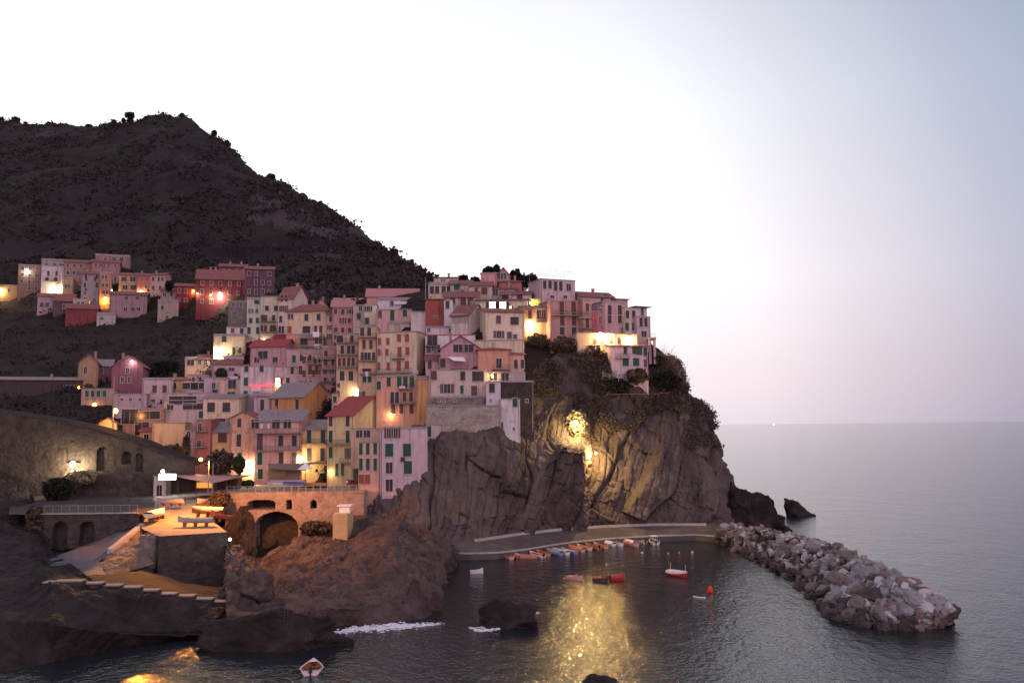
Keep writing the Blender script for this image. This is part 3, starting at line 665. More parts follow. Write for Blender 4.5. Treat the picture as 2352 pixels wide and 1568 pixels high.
H('dull pink house hung with white laundry on its balconies', 688, 742, 772, 812, (.46, .28, .24), w=[(784, (694, 702), 'ck', 1.1, 2.1), (781, (727, 736), 'cb', 1, 2.1)], bal=[(688, 742, 777), (688, 738, 796)], dY=-3)
H('maroon pink house with tall openings behind the peach house', 762, 812, 704, 768, (.42, .2, .2), g=(3, 3, 'b'), roof='gx', rc=TILEP, rise=2)
H('narrow grey beige house between maroon and cream houses', 811, 838, 702, 758, (.45, .38, .34), w=[(708, (828,), 'dk'), (726, (824,), 'cg', 1.2, 1.9)])
H('narrow cream house with green shutters in the upper middle', 837, 866, 700, 762, (.56, .48, .36), w=[(709, (846,), 'og', 1, 1.6), (737, (843,), 'cg', 1.2, 1.9)])
H('pink house with three slim dark shutters below the lavender terrace', 864, 945, 712, 757, (.52, .31, .3), w=[(722, (873,), 'cm', 1.1, 2.1), (724, (901,), 'cg', 1.2, 3), (718, (930,), 'cg', 1.2, 2.1)], rise=.25)
H('lavender white terrace house above the pink house with slim shutters', 867, 978, 690, 716, (.55, .5, .56), w=[(697, (900, 925), 'dk', 1, 1.6)], dY=5, rise=.9)
H('long rose house under a pinkish tiled roof on the village crest', 842, 960, 680, 700, (.48, .28, .26), roof='gx', rc=TILEP, rise=2.6, dY=9, w=[(683, (884, 899, 930), 'dm', 1, 1)])
H('pink roofed house behind the rose crest house', 766, 850, 700, 720, (.4, .22, .2), roof='gx', rc=TILEP, rise=2.4, dY=9, g=(5, 1, 'b'))
H('small white house left of the deep red house', 944, 979, 717, 748, (.62, .57, .55), rise=.3, dY=-1)
H('deep red windowless house front in the upper middle', 977, 1021, 688, 745, (.3, .09, .075), w=[(728, (1001,), 'dr', .8, .6)], rise=.2, roof='shed')
H('white narrow house right of the deep red house', 1020, 1040, 690, 750, (.56, .54, .55), w=[(700, (1028,), 'ck', 1, 2)], rise=.2, dY=1)
H('tall narrow house with dark green shutters and balconies above the lit yellow base', 772, 824, 768, 915, (.52, .38, .27), w=[(779, (777, 784, 808), 'ck', .9, 2), (803, (786, 801, 811), 'ck', .9, 2.1), (831, (780, 790, 801, 811), 'cb', .8, 2.2), (863, (786, 806), 'ck', 1.2, 2.5), (885, (778,), 'cb', .8, 1.2), (904, (777,), 'cb', .8, 1.6)], bal=[(772, 824, 787), (774, 822, 815), (774, 822, 844)], yaw=4)
H('narrow orange cream house with balconies beside the tall orange shuttered house', 823, 866, 752, 915, (.56, .4, .25), w=[(762, (832, 848), 'ck', 1, 2.2), (791, (836, 852), 'cb', .9, 2.4), (818, (832, 858), 'cb', .8, 2), (818, (844,), 'dk', 1.6, 1.9), (871, (837, 849), 'cg', 1, 1.5), (904, (835,), 'cb', .8, 1.3), (913, (855,), 'cg', .9, 1)], bal=[(824, 864, 775), (824, 864, 828), (826, 862, 858)], yaw=3)
H('tallest cream house with rust orange shutters in the village centre', 866, 957, 762, 862, (.6, .48, .35), us=980, yaw=-14, w=[(784, (872, 891), 'cr', .9, 1.8), (776, (917, 935), 'cr', 1.1, 1.9), (809, (871, 889), 'cr', .9, 1.8), (808, (918,), 'cr', 1.1, 2.6), (806, (936,), 'cr', 1.1, 2), (841, (870, 892), 'cr', .9, 2), (840, (916,), 'cr', 1.1, 2.6), (838, (935,), 'cr', 1.1, 2)], bal=[(900, 930, 824), (866, 950, 857)], rise=.3)
H('beige parapet house behind the tallest cream house', 894, 978, 744, 770, (.5, .4, .31), dY=5, rise=.7)
H('plain grey pink roof terrace house left of the tallest cream house', 848, 900, 748, 775, (.48, .36, .32), dY=4, w=[(757, (860,), 'ck')])
H('white house with a red cornice and a wide roof terrace', 977, 1092, 770, 806, (.62, .55, .58), w=[(781, (987, 999), 'ck', 1.2, 2.8), (801, (985, 996, 1005), 'dk', 1.2, 2)], bal=[(977, 1004, 794)], rc=paint('red_cornice', (.35, .09, .06)), rise=.0)
H('white parapet storey above the red cornice house', 978, 1086, 752, 770, (.6, .54, .56), w=[(758, (985, 1034), 'dk', .8, 1)], dY=3, rise=.4)

# --- crest and eastern houses
H('flat roofed cream house on the crest beside a bare pole', 984, 1052, 655, 700, (.56, .46, .33), w=[(666, (992, 1004, 1019, 1031), 'ck', 1.2, 2.2)], dY=5)
H('square cream upper storey on the crest west end', 996, 1054, 638, 668, (.54, .46, .37), dY=9, roof='hip', rise=.8, w=[(644, (1015, 1020), 'dk', .6, .6)])
H('greyish house with a small green awning on the crest', 1034, 1084, 652, 690, (.44, .38, .36), w=[(660, (1050,), 'cg', 1.8, 1.6), (672, (1062,), 'dk')], roof='gx', dY=6)
H('beige house with brown shutters below the crest bushes', 1078, 1130, 656, 690, (.48, .39, .34), w=[(668, (1094, 1109, 1116), 'cb', .9, 1.9)], roof='gx', dY=4, rise=1.5)
H('pink block on the very top of the village with a roof garden', 1104, 1141, 628, 676, (.54, .25, .26), dY=7, rise=.3)
H('pink gabled house with three slim windows at the top of the village', 1141, 1172, 633, 676, (.44, .24, .26), roof='gy', rise=2.2, dY=8, w=[(634, (1146, 1153, 1160), 'dk', .8, 1.8)])
H('dark red low house below the pink top gable', 1146, 1198, 648, 682, (.34, .1, .1), roof='hip', dY=4, w=[(660, (1172,), 'db')])
H('grey low house under the dark red low house', 1124, 1184, 664, 692, (.4, .36, .36), roof='shed', rise=1.6, dY=4, w=[(672, (1138,), 'dk', 1.4, 1.6)])
H('long mauve house above the white gabled house', 1020, 1098, 682, 716, (.45, .36, .36), w=[(692, (1064, 1081), 'cb', 1.6, 2.2), (690, (1040,), 'dk', 1.4, 2)], roof='gx', rise=1.8, dY=3)
H('pale mauve house with dark twin shutters above the lit windows', 1150, 1221, 676, 710, (.5, .42, .42), w=[(683, (1155, 1160, 1167), 'ck', .9, 1.8), (688, (1194,), 'ck', 1.5, 2.8)], roof='gx', rise=1.2, dY=3)
H('cream house with two brightly lit windows and dark shutters', 1092, 1212, 690, 726, (.56, .5, .38), w=[(706, (1131, 1155), 'wk', 1.6, 3.0), (707, (1172,), 'lb', .6, 1), (711, (1195,), 'cb', 1.2, 2)], roof='shed', rise=1.2, dY=3, bal=[(1122, 1212, 718)], key='litwin')
H('white gabled house with pale faded shutters in the upper centre', 1036, 1078, 722, 770, (.58, .52, .5), us=1116, yaw=-30, roof='gx', rise=2.8, w=[(731, (1043, 1052, 1060, 1070), 'cp', 1, 2)], key='wgable')
H('large pale yellow house with two rows of dark shutters beside the bright lamp', 1116, 1204, 716, 782, (.6, .52, .38), yaw=14, us=1102, w=[(734, (1145,), 'cm', 1.2, 2), (737, (1182,), 'ck', 2.2, 2), (768, (1146,), 'om', 1.3, 1.8), (770, (1170,), 'cm', 1.2, 1.8), (773, (1183,), 'cm', 1, 1.2)], roof='shed', rise=1.6, key='yelbig')
H('plain cream lower house with the gable line below the large pale yellow house', 1090, 1203, 782, 826, (.58, .48, .36), roof='flat', rise=.2, dY=-.6)
H('orange lit house front with a glazed balcony beside the bright lamp', 1204, 1264, 704, 764, (.54, .3, .17), yaw=20, w=[(722, (1217,), 'cb', 1, 2.2), (722, (1240, 1252), 'dk', 1.8, 2.4)], bal=[(1228, 1264, 740), (1204, 1264, 707)], rise=.2)
H('tall pale mauve tower house with a wire framed roof terrace', 1242, 1322, 641, 720, (.5, .35, .38), us=1214, yaw=22, w=[(654, (1251, 1263), 'ck', 1, 2.3), (657, (1276, 1288), 'ck', 1, 2.6), (660, (1306,), 'dk', 1.4, 2), (682, (1268, 1298), 'db', 1.2, .9)], rise=.1, dY=2, key='tower')
H('yellow lit niche room beside the pale mauve tower house', 1219, 1243, 687, 712, (.6, .5, .1), dY=-1.5, rise=.1, dep=4)
H('maroon house with two columns of long dark shutters', 1264, 1340, 693, 774, (.4, .2, .19), yaw=20, w=[(704, (1290, 1317), 'cb', 1.3, 3), (733, (1291, 1318), 'cb', 1.3, 3.4), (760, (1291, 1318), 'ck', 1.3, 2)], bal=[(1266, 1330, 723)], rise=.3)
H('brownish pink house with a plant covered balcony, right of the maroon house', 1340, 1360, 690, 786, (.44, .24, .21), yaw=20, w=[(706, (1349,), 'cb', 1, 2), (742, (1349,), 'cb', 1, 3)], bal=[(1328, 1362, 729), (1328, 1362, 754)], rise=.2)
H('narrow raspberry red house with white window frames', 1360, 1386, 716, 784, (.36, .07, .12), yaw=20, w=[(713, (1379,), 'df', .8, 1.4), (735, (1379,), 'df', .7, 2.2)], rise=.1)
H('dusky pink gabled house rising on the eastern skyline', 1336, 1410, 682, 740, (.46, .32, .34), roof='gx', rise=1.6, dY=6, yaw=20, w=[(686, (1383,), 'db'), (690, (1406,), 'db', 1, 2.4)], chim=1)
H('mauve pink house with two columns of slim shutters near the cliff edge', 1386, 1434, 695, 778, (.46, .28, .31), yaw=22, w=[(712, (1400, 1423), 'ck', 1.1, 2.6), (733, (1400, 1423), 'ck', 1.1, 2.1), (760, (1430,), 'cb', .9, 2)], rise=.4)
H('small domed roof room behind the mauve pink house near the cliff edge', 1414, 1442, 688, 708, (.42, .3, .31), dY=4, rise=.2, yaw=22, roof='hip')
H('slim cream house with four dark windows near the cliff edge', 1434, 1466, 708, 780, (.54, .47, .39), yaw=24, w=[(722, (1441, 1455), 'ck', 1, 2), (750, (1440, 1455), 'ck', 1, 2)], rise=.2)
H('last mauve house at the eastern cliff edge with a balcony corner', 1464, 1495, 728, 800, (.44, .34, .37), yaw=26, w=[(740, (1472, 1483), 'ck', 1, 2.4), (767, (1479,), 'dk', 1.6, 1.6)], rise=.2)
H('pale blue grey top storey under a jutting roof at the cliff edge', 1462, 1486, 706, 730, (.5, .5, .54), yaw=26, w=[(716, (1475,), 'cm', .9, 2.2)], roof='hip', rise=.8, dY=1.5, ov=.9)
H('lamplit lower wall house on the eastern lane', 1327, 1412, 766, 795, (.54, .38, .25), yaw=16, w=[(784, (1368, 1382, 1402), 'cb', 1, 1.6)], rise=.15, dY=-1)
H('lamplit cream wall house near the veranda', 1412, 1464, 768, 800, (.56, .43, .29), yaw=16, w=[(788, (1422,), 'cb', 1, 2.2)], rise=.15, dY=-1)
H('pinkish white house alone on the headland slope with green shutters', 1406, 1489, 795, 860, (.54, .41, .45), us=1384, yaw=10, roof='shed', rise=1.3, w=[(804, (1436, 1456), 'ck', .9, 2), (806, (1467,), 'cg', 1.7, 2.0), (808, (1482,), 'ck', 1, 2.2), (831, (1437, 1461), 'cg', 1.6, 2.0), (834, (1482,), 'cm', .8, 1.9)], bal=[(1412, 1445, 822)], key='lone')

# --- middle rows
H('mauve house with a purple patched front under a rough red roof', 574, 654, 795, 850, (.46, .25, .28), roof='gx', rc=TILER, rise=2, w=[(815, (604,), 'dm', 3, 2.4), (826, (590, 632), 'dm', 1.6, 1.6)], yaw=-10)
H('plain mauve pink wall house right of the purple patched house', 654, 702, 803, 845, (.5, .32, .35), w=[(824, (675, 691), 'cg', 1, 2)], rise=.2)
H('pinkish house with a shaded loggia above the lit window', 686, 742, 812, 895, (.44, .25, .24), w=[(822, (692, 712), 'ck', .9, 1.7), (829, (730,), 'db', 2.2, 1.4), (850, (690, 712, 728), 'cb', 1, 2.4), (858, (698, 720), 'cb', 1, 1.8)], bal=[(706, 742, 836)], g=(3, 3, 'b'))
H('tall maroon pink house beside the dark green shuttered house', 738, 773, 800, 905, (.4, .2, .2), g=(2, 5, 'bk'), bal=[(738, 772, 824), (738, 772, 848), (738, 772, 876)])
H('grey white house with green shutters and a string of red lights', 551, 630, 842, 925, (.48, .44, .48), w=[(846, (566, 601), 'ck', 1.1, 1.9), (876, (565,), 'cg', 1.1, 2.3), (907, (564,), 'cg', 1.1, 2.3)], yaw=6, rise=.3, key='redlights')
H('pale house with one lamplit window below the loggia', 628, 690, 843, 898, (.46, .37, .37), w=[(877, (638,), 'lk', 1.2, 2.2), (877, (661,), 'ck', 1, 2.4), (850, (671,), 'ck', .9, 2)], rise=.2)
H('orange house with a grey hipped roof and broad peach gable wall', 621, 697, 910, 975, (.52, .24, .07), us=762, yaw=-30, roof='gx', rc=SLATE, rise=3.6, w=[(928, (636, 683), 'ck', 1.1, 2.7), (955, (679,), 'cg', 1, 2.4)], mat=None)
H('small mauve pink house left of the orange house', 583, 622, 910, 955, (.5, .36, .4), roof='shed', rc=SLATE, rise=1.2, w=[(930, (602,), 'ck', 1, 3)])
H('house of two halves, pink left and orange right, with long green shutters', 864, 986, 866, 975, (.54, .27, .18), w=[(877, (893,), 'ck', 1, 2.2), (876, (917, 931, 946), 'cg', 1.1, 2.8), (885, (870,), 'cg', 1, 2), (913, (901, 912), 'ck', .9, 2.7), (911, (929, 944), 'cb', .9, 2.2), (939, (903, 922, 945), 'cb', 1, 2.3)], bal=[(896, 954, 926), (915, 945, 893)], rise=.3)
H('warm orange wall annex at the right end of the two coloured house', 957, 988, 872, 955, (.52, .28, .1), dY=-.8, rise=.2)
H('beige house with green shutters on the stone bastion', 986, 1118, 850, 918, (.5, .41, .35), yaw=4, w=[(862, (994, 999), 'cb', .9, 2.2), (863, (1063,), 'ck', 1.2, 2.2), (864, (1098,), 'ck', 2.8, 2.4), (892, (1027,), 'om', 1.5, 2.1), (894, (1061,), 'cg', .8, 1.9), (897, (1089,), 'cm', 1.4, 2.4)], rise=.2, key='bast')
H('mauve house with a triangular glazed gable', 1012, 1104, 801, 856, (.44, .24, .29), roof='gy', rise=2.9, yaw=4, w=[(800, (1053, 1076), 'dk', 2.6, 1.9), (833, (1014, 1020), 'cb', .8, 2.2)], bal=[(1034, 1074, 846)], dY=-.5, key='glaz')
H('pink wing under a long sloping roof left of the glazed gable', 978, 1034, 826, 856, (.54, .35, .38), roof='gx', rise=1.4, dY=-.8, w=[(838, (987, 1012), 'cb', 1, 1.9)])
H('salmon house with a long door and a lamp below it', 1098, 1172, 804, 856, (.56, .26, .17), w=[(834, (1146,), 'dm', 1.3, 2.4)], bal=[(1130, 1172, 848)], roof='hip', rise=.9, yaw=6)
H('rose end house with twin dark shutters right of the salmon house', 1172, 1204, 814, 868, (.5, .29, .24), w=[(836, (1185, 1200), 'ck', .9, 2.1)], roof='shed', yaw=8)
H('pale lower room with white blinds under the salmon house', 1116, 1206, 856, 884, (.4, .33, .35), w=[(865, (1133, 1160), 'df', 1.8, 1.8), (864, (1192,), 'wf', 2.6, 2.0)] if False else [(865, (1133, 1160), 'df', 1.8, 1.8), (864, (1192,), 'cp', 2.6, 1.9)], dY=-1, rise=.2, bal=[(1117, 1150, 880)])
H('pale rubble parapet strip between the beige house and its stone bastion', 984, 1118, 914, 934, (.4, .34, .29), mat=STONE, rise=.5, dY=-.5, w=[(920, (1009, 1020, 1046), 'dk', .5, .5)])
H('massive rubble stone bastion under the beige house', 979, 1151, 933, 992, STN, mat=STONEL, rise=.25, dY=-.9, yaw=5, down=8)
H('narrow white house with one dark shutter on the bastion', 1117, 1150, 878, 935, (.54, .5, .54), w=[(891, (1130,), 'ck', 1.3, 2.2), (919, (1127,), 'dk', .4, .5)], rise=.2, dY=-.6)
H('dark stone cube house right of the narrow white house', 1149, 1226, 878, 975, STN, mat=STONED, rise=.4, w=[(920, (1210,), 'dk', .6, .8)], dY=.4)
H('tall plain white tower with one green shutter, standing lowest on the cliff', 1151, 1195, 917, 994, (.58, .56, .57), w=[(924, (1183,), 'cg', 1.1, 2), (985, (1180,), 'dk', .4, .6)], rise=.1, dY=-1.4, yaw=2)

# --- western middle and lower rows
H('lamplit cream house at the western edge above the terraces', 490, 562, 772, 822, (.56, .46, .31), w=[(778, (515,), 'cg', 1.3, 1.9), (805, (537, 551), 'cg', .8, 1.8)], yaw=6)
H('tan house with dark windows above the kitchen garden', 424, 452, 826, 870, (.52, .36, .25), w=[(832, (438,), 'dk', 2, 1.8)], yaw=10)
H('long brown house with a row of small dark windows', 451, 512, 824, 856, (.4, .28, .25), w=[(832, (459, 472, 486, 500), 'db', 1, 1.4)], roof='gx', rise=1.4, yaw=8, dY=2)
H('low pinkish roofed house beside the grey white house', 486, 553, 836, 884, (.44, .34, .35), w=[(848, (532,), 'dk', 1.6, 1)], roof='gx', rise=1.4, dY=2)
H('mauve house with white framed shaded doorway', 468, 524, 868, 900, (.45, .34, .38), g=(4, 1, 'kb'), rise=.2, dY=1)
H('peach house with a square brown window in the western rows', 500, 552, 872, 925, (.56, .4, .32), w=[(882, (533,), 'dk', 2.2, 2.4), (908, (531,), 'dm', 2, 2)], yaw=6)
H('tan gabled house with a slit window in the far left lower village', 178, 224, 834, 882, (.34, .21, .12), roof='gy', rise=2.6, yaw=18, w=[(850, (196,), 'db', .9, 2)])
H('purple red gabled house with a lamp at its eave in the far left lower village', 255, 328, 842, 905, (.21, .085, .115), roof='gy', rise=3, yaw=10, w=[(851, (293,), 'dk', 1, 1.8), (872, (281, 297), 'dk', .9, 1.8)], sw=None)
H('low plum wing between tan and purple red gabled houses', 222, 256, 840, 876, (.19, .09, .12), roof='gx', rc=SLATE, rise=2, dY=3, w=[(852, (234,), 'dk', .9, 1.8)])
H('plain mauve terrace wall house below the purple red gabled house', 258, 336, 906, 948, (.4, .3, .32), w=[(917, (280, 300, 322), 'dk', .8, .8)], yaw=10, rise=.3, dY=-1)
H('pale mauve house with three brown shutters', 326, 392, 872, 932, (.46, .35, .38), w=[(893, (355, 378), 'cb', 1.2, 2.2), (920, (352, 372), 'dk', 1, .9)], yaw=12, rise=.6)
H('small orange yellow house with one square window', 374, 424, 873, 908, (.6, .4, .22), w=[(886, (396,), 'dk', 2, 1.8)], yaw=8, roof='shed', rise=1, dY=1)
H('terrace restaurant with dark red blinds under a white awning edge', 424, 500, 878, 905, (.42, .3, .32), w=[(886, (437, 456), 'dr', 4.4, 1.8)], yaw=6, rc=paint('white_awning', (.6, .55, .6)), rise=.0)
H('plain pale terrace wall house under the restaurant', 384, 502, 903, 940, (.46, .36, .35), yaw=6, dY=-2, rise=.2, w=[(914, (420, 450, 478), 'dk', .6, .6)])
H('dusky house with a deep dark loggia', 372, 466, 920, 985, (.4, .33, .32), w=[(919, (420,), 'dk', 7, 2.2), (933, (443,), 'dk', 5, 1.6), (934, (391,), 'dk', 1.6, 1.6), (952, (462,), 'cg', 1.2, 1.8)], yaw=8, dY=-3, rise=.3)
H('low brick faced house with a dark garage door', 281, 375, 940, 1014, (.32, .18, .13), w=[(956, (298,), 'dr', 4, 4), (953, (344,), 'dr', 5, 2), (984, (326,), 'dk', 3.4, 3.4)], yaw=12, rise=.3)
H('plain yellow cube house above the hedge', 349, 424, 972, 1026, (.6, .42, .22), yaw=10, rise=.15, dY=-3)
H('cream house with two dark square shutters above the yellow house', 466, 552, 914, 985, (.58, .47, .35), w=[(935, (485, 520), 'ck', 1.9, 2.5), (970, (500, 512), 'ck', 1.4, 2.2)], yaw=4, roof='shed', rise=1, rc=SLATE, dY=-1)
H('yellow lit house with brown shutters behind the square tree', 475, 530, 992, 1075, (.62, .42, .19), w=[(1005, (511,), 'cb', 2.2, 2.4)], yaw=2, roof='shed', rc=SLATE, rise=2.2)
H('slim red house with two lantern balconies beside the tree', 446, 481, 964, 1090, (.36, .11, .1), w=[(981, (459,), 'dk', .9, 2), (1020, (457,), 'dk', .9, 2)], bal=[(450, 478, 990), (450, 476, 1026)], yaw=2, rise=.2, key='redslim')
H('lilac stair house between yellow cube and slim red house', 422, 448, 990, 1085, (.4, .3, .32), w=[(1000, (433,), 'dk', .9, 2)], yaw=6, rise=.3, dY=1)
H('salmon pink corner house with a gabled turret and a long grey roof', 584, 690, 967, 1112, (.54, .3, .27), w=[(973, (586, 634, 660), 'dk', 1.8, 2.2), (1014, (597,), 'cm', 1.4, 4), (1012, (645, 676), 'ck', 1.2, 2.6), (1053, (597,), 'cg', 1.2, 2.9), (1052, (646, 676), 'ck', 1.2, 2.8), (1088, (598,), 'cg', 1.2, 2.4)], bal=[(568, 692, 994, 1.6), (588, 690, 1034)], yaw=0, roof='shed', rc=SLATE, rise=2.4, key='pinkmain')
H('gabled turret of the salmon pink corner house, coral with two slim windows', 527, 586, 960, 1112, (.56, .29, .2), w=[(971, (550,), 'ck', 1, 2.2), (1011, (549,), 'ck', 1.1, 3), (1049, (551,), 'cg', 1.2, 2)], yaw=-2, roof='gy', rise=1.4, dY=-.5)
H('yellow lit house with balcony between salmon and tall yellow houses', 690, 752, 986, 1085, (.62, .44, .19), w=[(1002, (710, 742), 'cg', 1.1, 3), (1044, (710, 741), 'ck', 1.1, 3)], bal=[(690, 752, 1018), (690, 752, 1060)], yaw=-4, roof='shed', rc=SLATE, rise=2, dY=1)
H('tall yellow house with a broad red roof and grey gable side', 751, 811, 953, 1100, (.6, .47, .24), us=907, yaw=-32, roof='gx', rc=TILER, rise=4.2, w=[(967, (760, 799), 'ck', 1.1, 2.4), (1002, (760, 799), 'cg', 1.1, 2.8), (1039, (760,), 'cg', 1.1, 2.6), (1041, (799,), 'og', .9, 2.4), (1078, (774, 787), 'cg', .9, 2.8)], bal=[(751, 811, 1020), (786, 811, 1062)], sw=[(.9, .62, 'dk'), (.72, .6, 'ck'), (.62, .3, 'dk')])
H('small pinkish house with a roof terrace railing behind the lilac house', 866, 932, 954, 984, (.5, .37, .37), rise=.2, dY=4, w=[(961, (871,), 'dk', 1.4, 1.4)], bal=[(870, 925, 978)])
H('slim salmon house with nine green shutters at the cliff foot', 823, 874, 1017, 1134, (.6, .33, .24), w=[(1030, (829, 845, 862), 'cg', .8, 2.6), (1066, (829, 845, 862), 'cg', .8, 2.6), (1100, (830, 844), 'cr', 1.2, 2)], yaw=-2, rise=.25, Y=181, down=9, key='salmon')
H('large lilac house with square dark green shutters against the cliff', 873, 982, 984, 1140, (.5, .38, .43), w=[(993, (893, 909), 'ob', .9, 2.4), (1033, (894, 935), 'cg', 1.7, 2.8), (1074, (894,), 'df', 1.4, 2.4), (1073, (937,), 'cg', 1.7, 2.8), (1114, (894,), 'dr', 1.5, 2.6)], yaw=6, rise=.3, Y=181, dep=10, down=9, key='lilac')
H('lilac side wing with one green shutter right of the large lilac house', 981, 1012, 976, 1030, (.48, .38, .42), w=[(990, (985,), 'cg', 1.1, 2.4)], yaw=8, rise=.2, Y=187)
H('loggia house with three orange lit arches beside the lilac house', 806, 875, 985, 1020, (.5, .34, .24), w=[(996, (826, 842), 'db', 1.6, 1.6)], yaw=-2, rise=.2, Y=187)

# --- small houses wedged between the others
H('little grey lilac house wedged under the lamplit western edge house', 512, 560, 818, 840, (.42, .34, .36), w=[(829, (524, 540), 'cb', .9, 1.5)], rise=.2)
H('narrow ochre house squeezed beside the hip roofed peach house', 750, 768, 722, 782, (.46, .32, .2), g=(1, 3, 'gb'), roof='gx')
H('rust brown stair wall house under the maroon pink houses', 764, 776, 764, 800, (.4, .2, .12), g=(1, 2, 'b'), rise=.2)
H('small rose house behind the grey white house with green shutters', 604, 660, 830, 850, (.44, .24, .25), g=(3, 1, 'gk'), roof='gx', dY=3)
H('small dusky lean-to house left of the plain yellow cube house', 320, 352, 990, 1024, (.3, .2, .17), w=[(1004, (336,), 'dk', 1.2, 1.6)], roof='shed', yaw=10, dY=-2)
H('faded pink upper room behind the terrace restaurant', 430, 486, 862, 880, (.46, .32, .33), w=[(871, (444, 460, 474), 'cb', .8, 1.3)], dY=3, rise=.3)
H('thin beige house between the two orange fronted middle houses', 762, 776, 905, 950, (.5, .38, .28), g=(1, 2, 'g'), rise=.2)
H('low tan garden house under the peach western house', 528, 556, 922, 952, (.46, .35, .28), w=[(935, (541,), 'cg', .9, 1.6)], roof='shed', dY=-.5)
H('tiny gabled hut glowing yellow under the orange street lamp by the road bend', 226, 267, 972, 1004, (.5, .44, .2), roof='gy', rise=1.2, Y=203, dep=4, down=2)
H('long low shed with a pale sloping roof at the left picture edge', -60, 190, 872, 900, (.06, .045, .045), roof='shed', rc=SLATE, rise=.8, yaw=20, dep=4, w=[(890, (150, 165), 'dk', 1, 1.6)])
H('row house with small shuttered windows under the road lamp', 186, 258, 893, 925, (.34, .24, .2), w=[(904, (200, 213, 226, 240), 'cg', 1, 1.8)], yaw=14, rise=.2)

# ------------------------------------------------------------------ walls with openings
def arched_wall(name, label, A, th, w, h, ops, mat, top=None, thick=1.2, cell=.16, darkb=True):
    """wall face in local x (0..w), z (-h..0) cut by openings (x0, x1, ztop, zbottom, spring) and by top(x)"""
    e = empty(name, A, th); tag(e, label, 'wall')
    nx, nz = int(w / cell), int(h / cell); bm = bmesh.new(); V = {}
    def vt(i, j):
        if (i, j) not in V:
            x, z = i * w / nx, -h + j * h / nz; V[i, j] = bm.verts.new((x, .1 * noise.noise(Vector((x * .8, z * .8, 7))), z))
        return V[i, j]
    for i in range(nx):
        for j in range(nz):
            x, z = (i + .5) * w / nx, -h + (j + .5) * h / nz
            if top and z > top(x): continue
            bad = False
            for x0, x1, zt, zb, sp in ops:
                if x0 < x < x1 and zb < z < zt:
                    r = abs(x - (x0 + x1) / 2) / ((x1 - x0) / 2); 
                    if z < zt - sp * (1 - math.sqrt(max(0, 1 - r * r))): bad = True
            if not bad: bm.faces.new((vt(i, j), vt(i + 1, j), vt(i + 1, j + 1), vt(i, j + 1)))
    ed = [q for q in bm.edges if len(q.link_faces) == 1]
    r = bmesh.ops.extrude_edge_only(bm, edges=ed); bmesh.ops.translate(bm, vec=(0, thick, 0), verts=[q for q in r['geom'] if isinstance(q, bmesh.types.BMVert)])
    me = bpy.data.meshes.new('wall'); bm.to_mesh(me); bm.free(); me.materials.append(mat); link('wall', me, e)
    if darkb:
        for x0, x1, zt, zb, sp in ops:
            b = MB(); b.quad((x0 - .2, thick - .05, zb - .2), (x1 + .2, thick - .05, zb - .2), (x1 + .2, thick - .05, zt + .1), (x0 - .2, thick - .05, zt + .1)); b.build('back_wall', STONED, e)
    return e
def local(A, th):
    d = Vector((math.cos(th), math.sin(th), 0)); n = Vector((-math.sin(th), math.cos(th), 0))
    def f(u, v):
        r = ray(u, v); p = C0 + r * ((A - C0).dot(n) / r.dot(n)) - A; return p.dot(d), p.z
    return f
BRW = surf('warm_bridge_stone', [(.25, (.13, .1, .085)), (.5, (.26, .2, .165)), (.8, (.36, .29, .24))], .5, .95, 1.0, 1.6, dist=.35)
A1 = P(519, 1131, 174); f = local(A1, 0)
def op(f, u0, u1, v0, v1, sp):
    a, b_ = f(u0, v0), f(u1, v1); return (a[0], b_[0], a[1], b_[1], sp)
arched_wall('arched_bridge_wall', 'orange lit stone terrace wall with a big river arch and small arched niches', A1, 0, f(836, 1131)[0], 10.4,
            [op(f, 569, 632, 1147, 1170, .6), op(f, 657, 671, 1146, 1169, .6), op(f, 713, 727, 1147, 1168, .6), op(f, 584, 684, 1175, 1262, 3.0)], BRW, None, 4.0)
mb = MB(); x1 = f(834, 1131)[0]
for i in range(20):
    x = i * x1 / 19; mb.box(x - .05, -.05, .003, x + .05, .05, 1.15)
mb.box(0, -.04, 1.1, x1, .04, 1.18); mb.box(0, -.03, .6, x1, .03, .64)
r1 = mb.build('railing', PALEM); r1.location = A1 + Vector((0, .5, 0)); tag(r1, 'pale metal railing with thin posts along the bridge terrace edge', 'railing')
RETW = surf('retaining_wall_stone', [(.25, (.022, .017, .015)), (.5, (.055, .044, .038)), (.8, (.085, .068, .058))], .4, .95, 1.0, 1.4, dist=.4)
A2 = P(-90, 1150, 184); th2 = R_(3); f = local(A2, th2)
tp = [(-90, 935), (50, 955), (115, 966), (160, 975), (207, 986), (265, 1004), (309, 1017), (362, 1040), (423, 1061), (445, 1068)]
TX = [f(*q) for q in tp]
def top2(x): return float(np.interp(x, [q[0] for q in TX], [q[1] for q in TX])) - 24
A2t = A2 + Vector((0, 0, 24))
arched_wall('retaining_wall', 'high sloping retaining wall with blind arches behind the bright left lamp', A2t, th2, TX[-1][0], 26,
            [tuple(list(q[:2]) + [q[2] - 24, q[3] - 24, q[4]]) for q in (op(f, 222, 253, 1026, 1082, 1.2), op(f, 280, 302, 1036, 1066, .9), op(f, 311, 328, 1041, 1082, .8), op(f, 152, 186, 1012, 1062, 1.2))], RETW, top2, 1.0, .22)
d2 = Vector((math.cos(th2), math.sin(th2), 0)); rows = []
for q in TX:
    p = A2 + d2 * q[0]; p.z = A2.z + q[1] - .15
    rows.append([tuple(p + Vector((0, k, k * .06 - .02))) for k in (.5, 3, 6, 9)])
grid_mesh('upper_road', np.array(rows), GROUND, None)
k = MB(); pts = [A2 + d2 * q[0] + Vector((0, .2, q[1])) for q in TX]
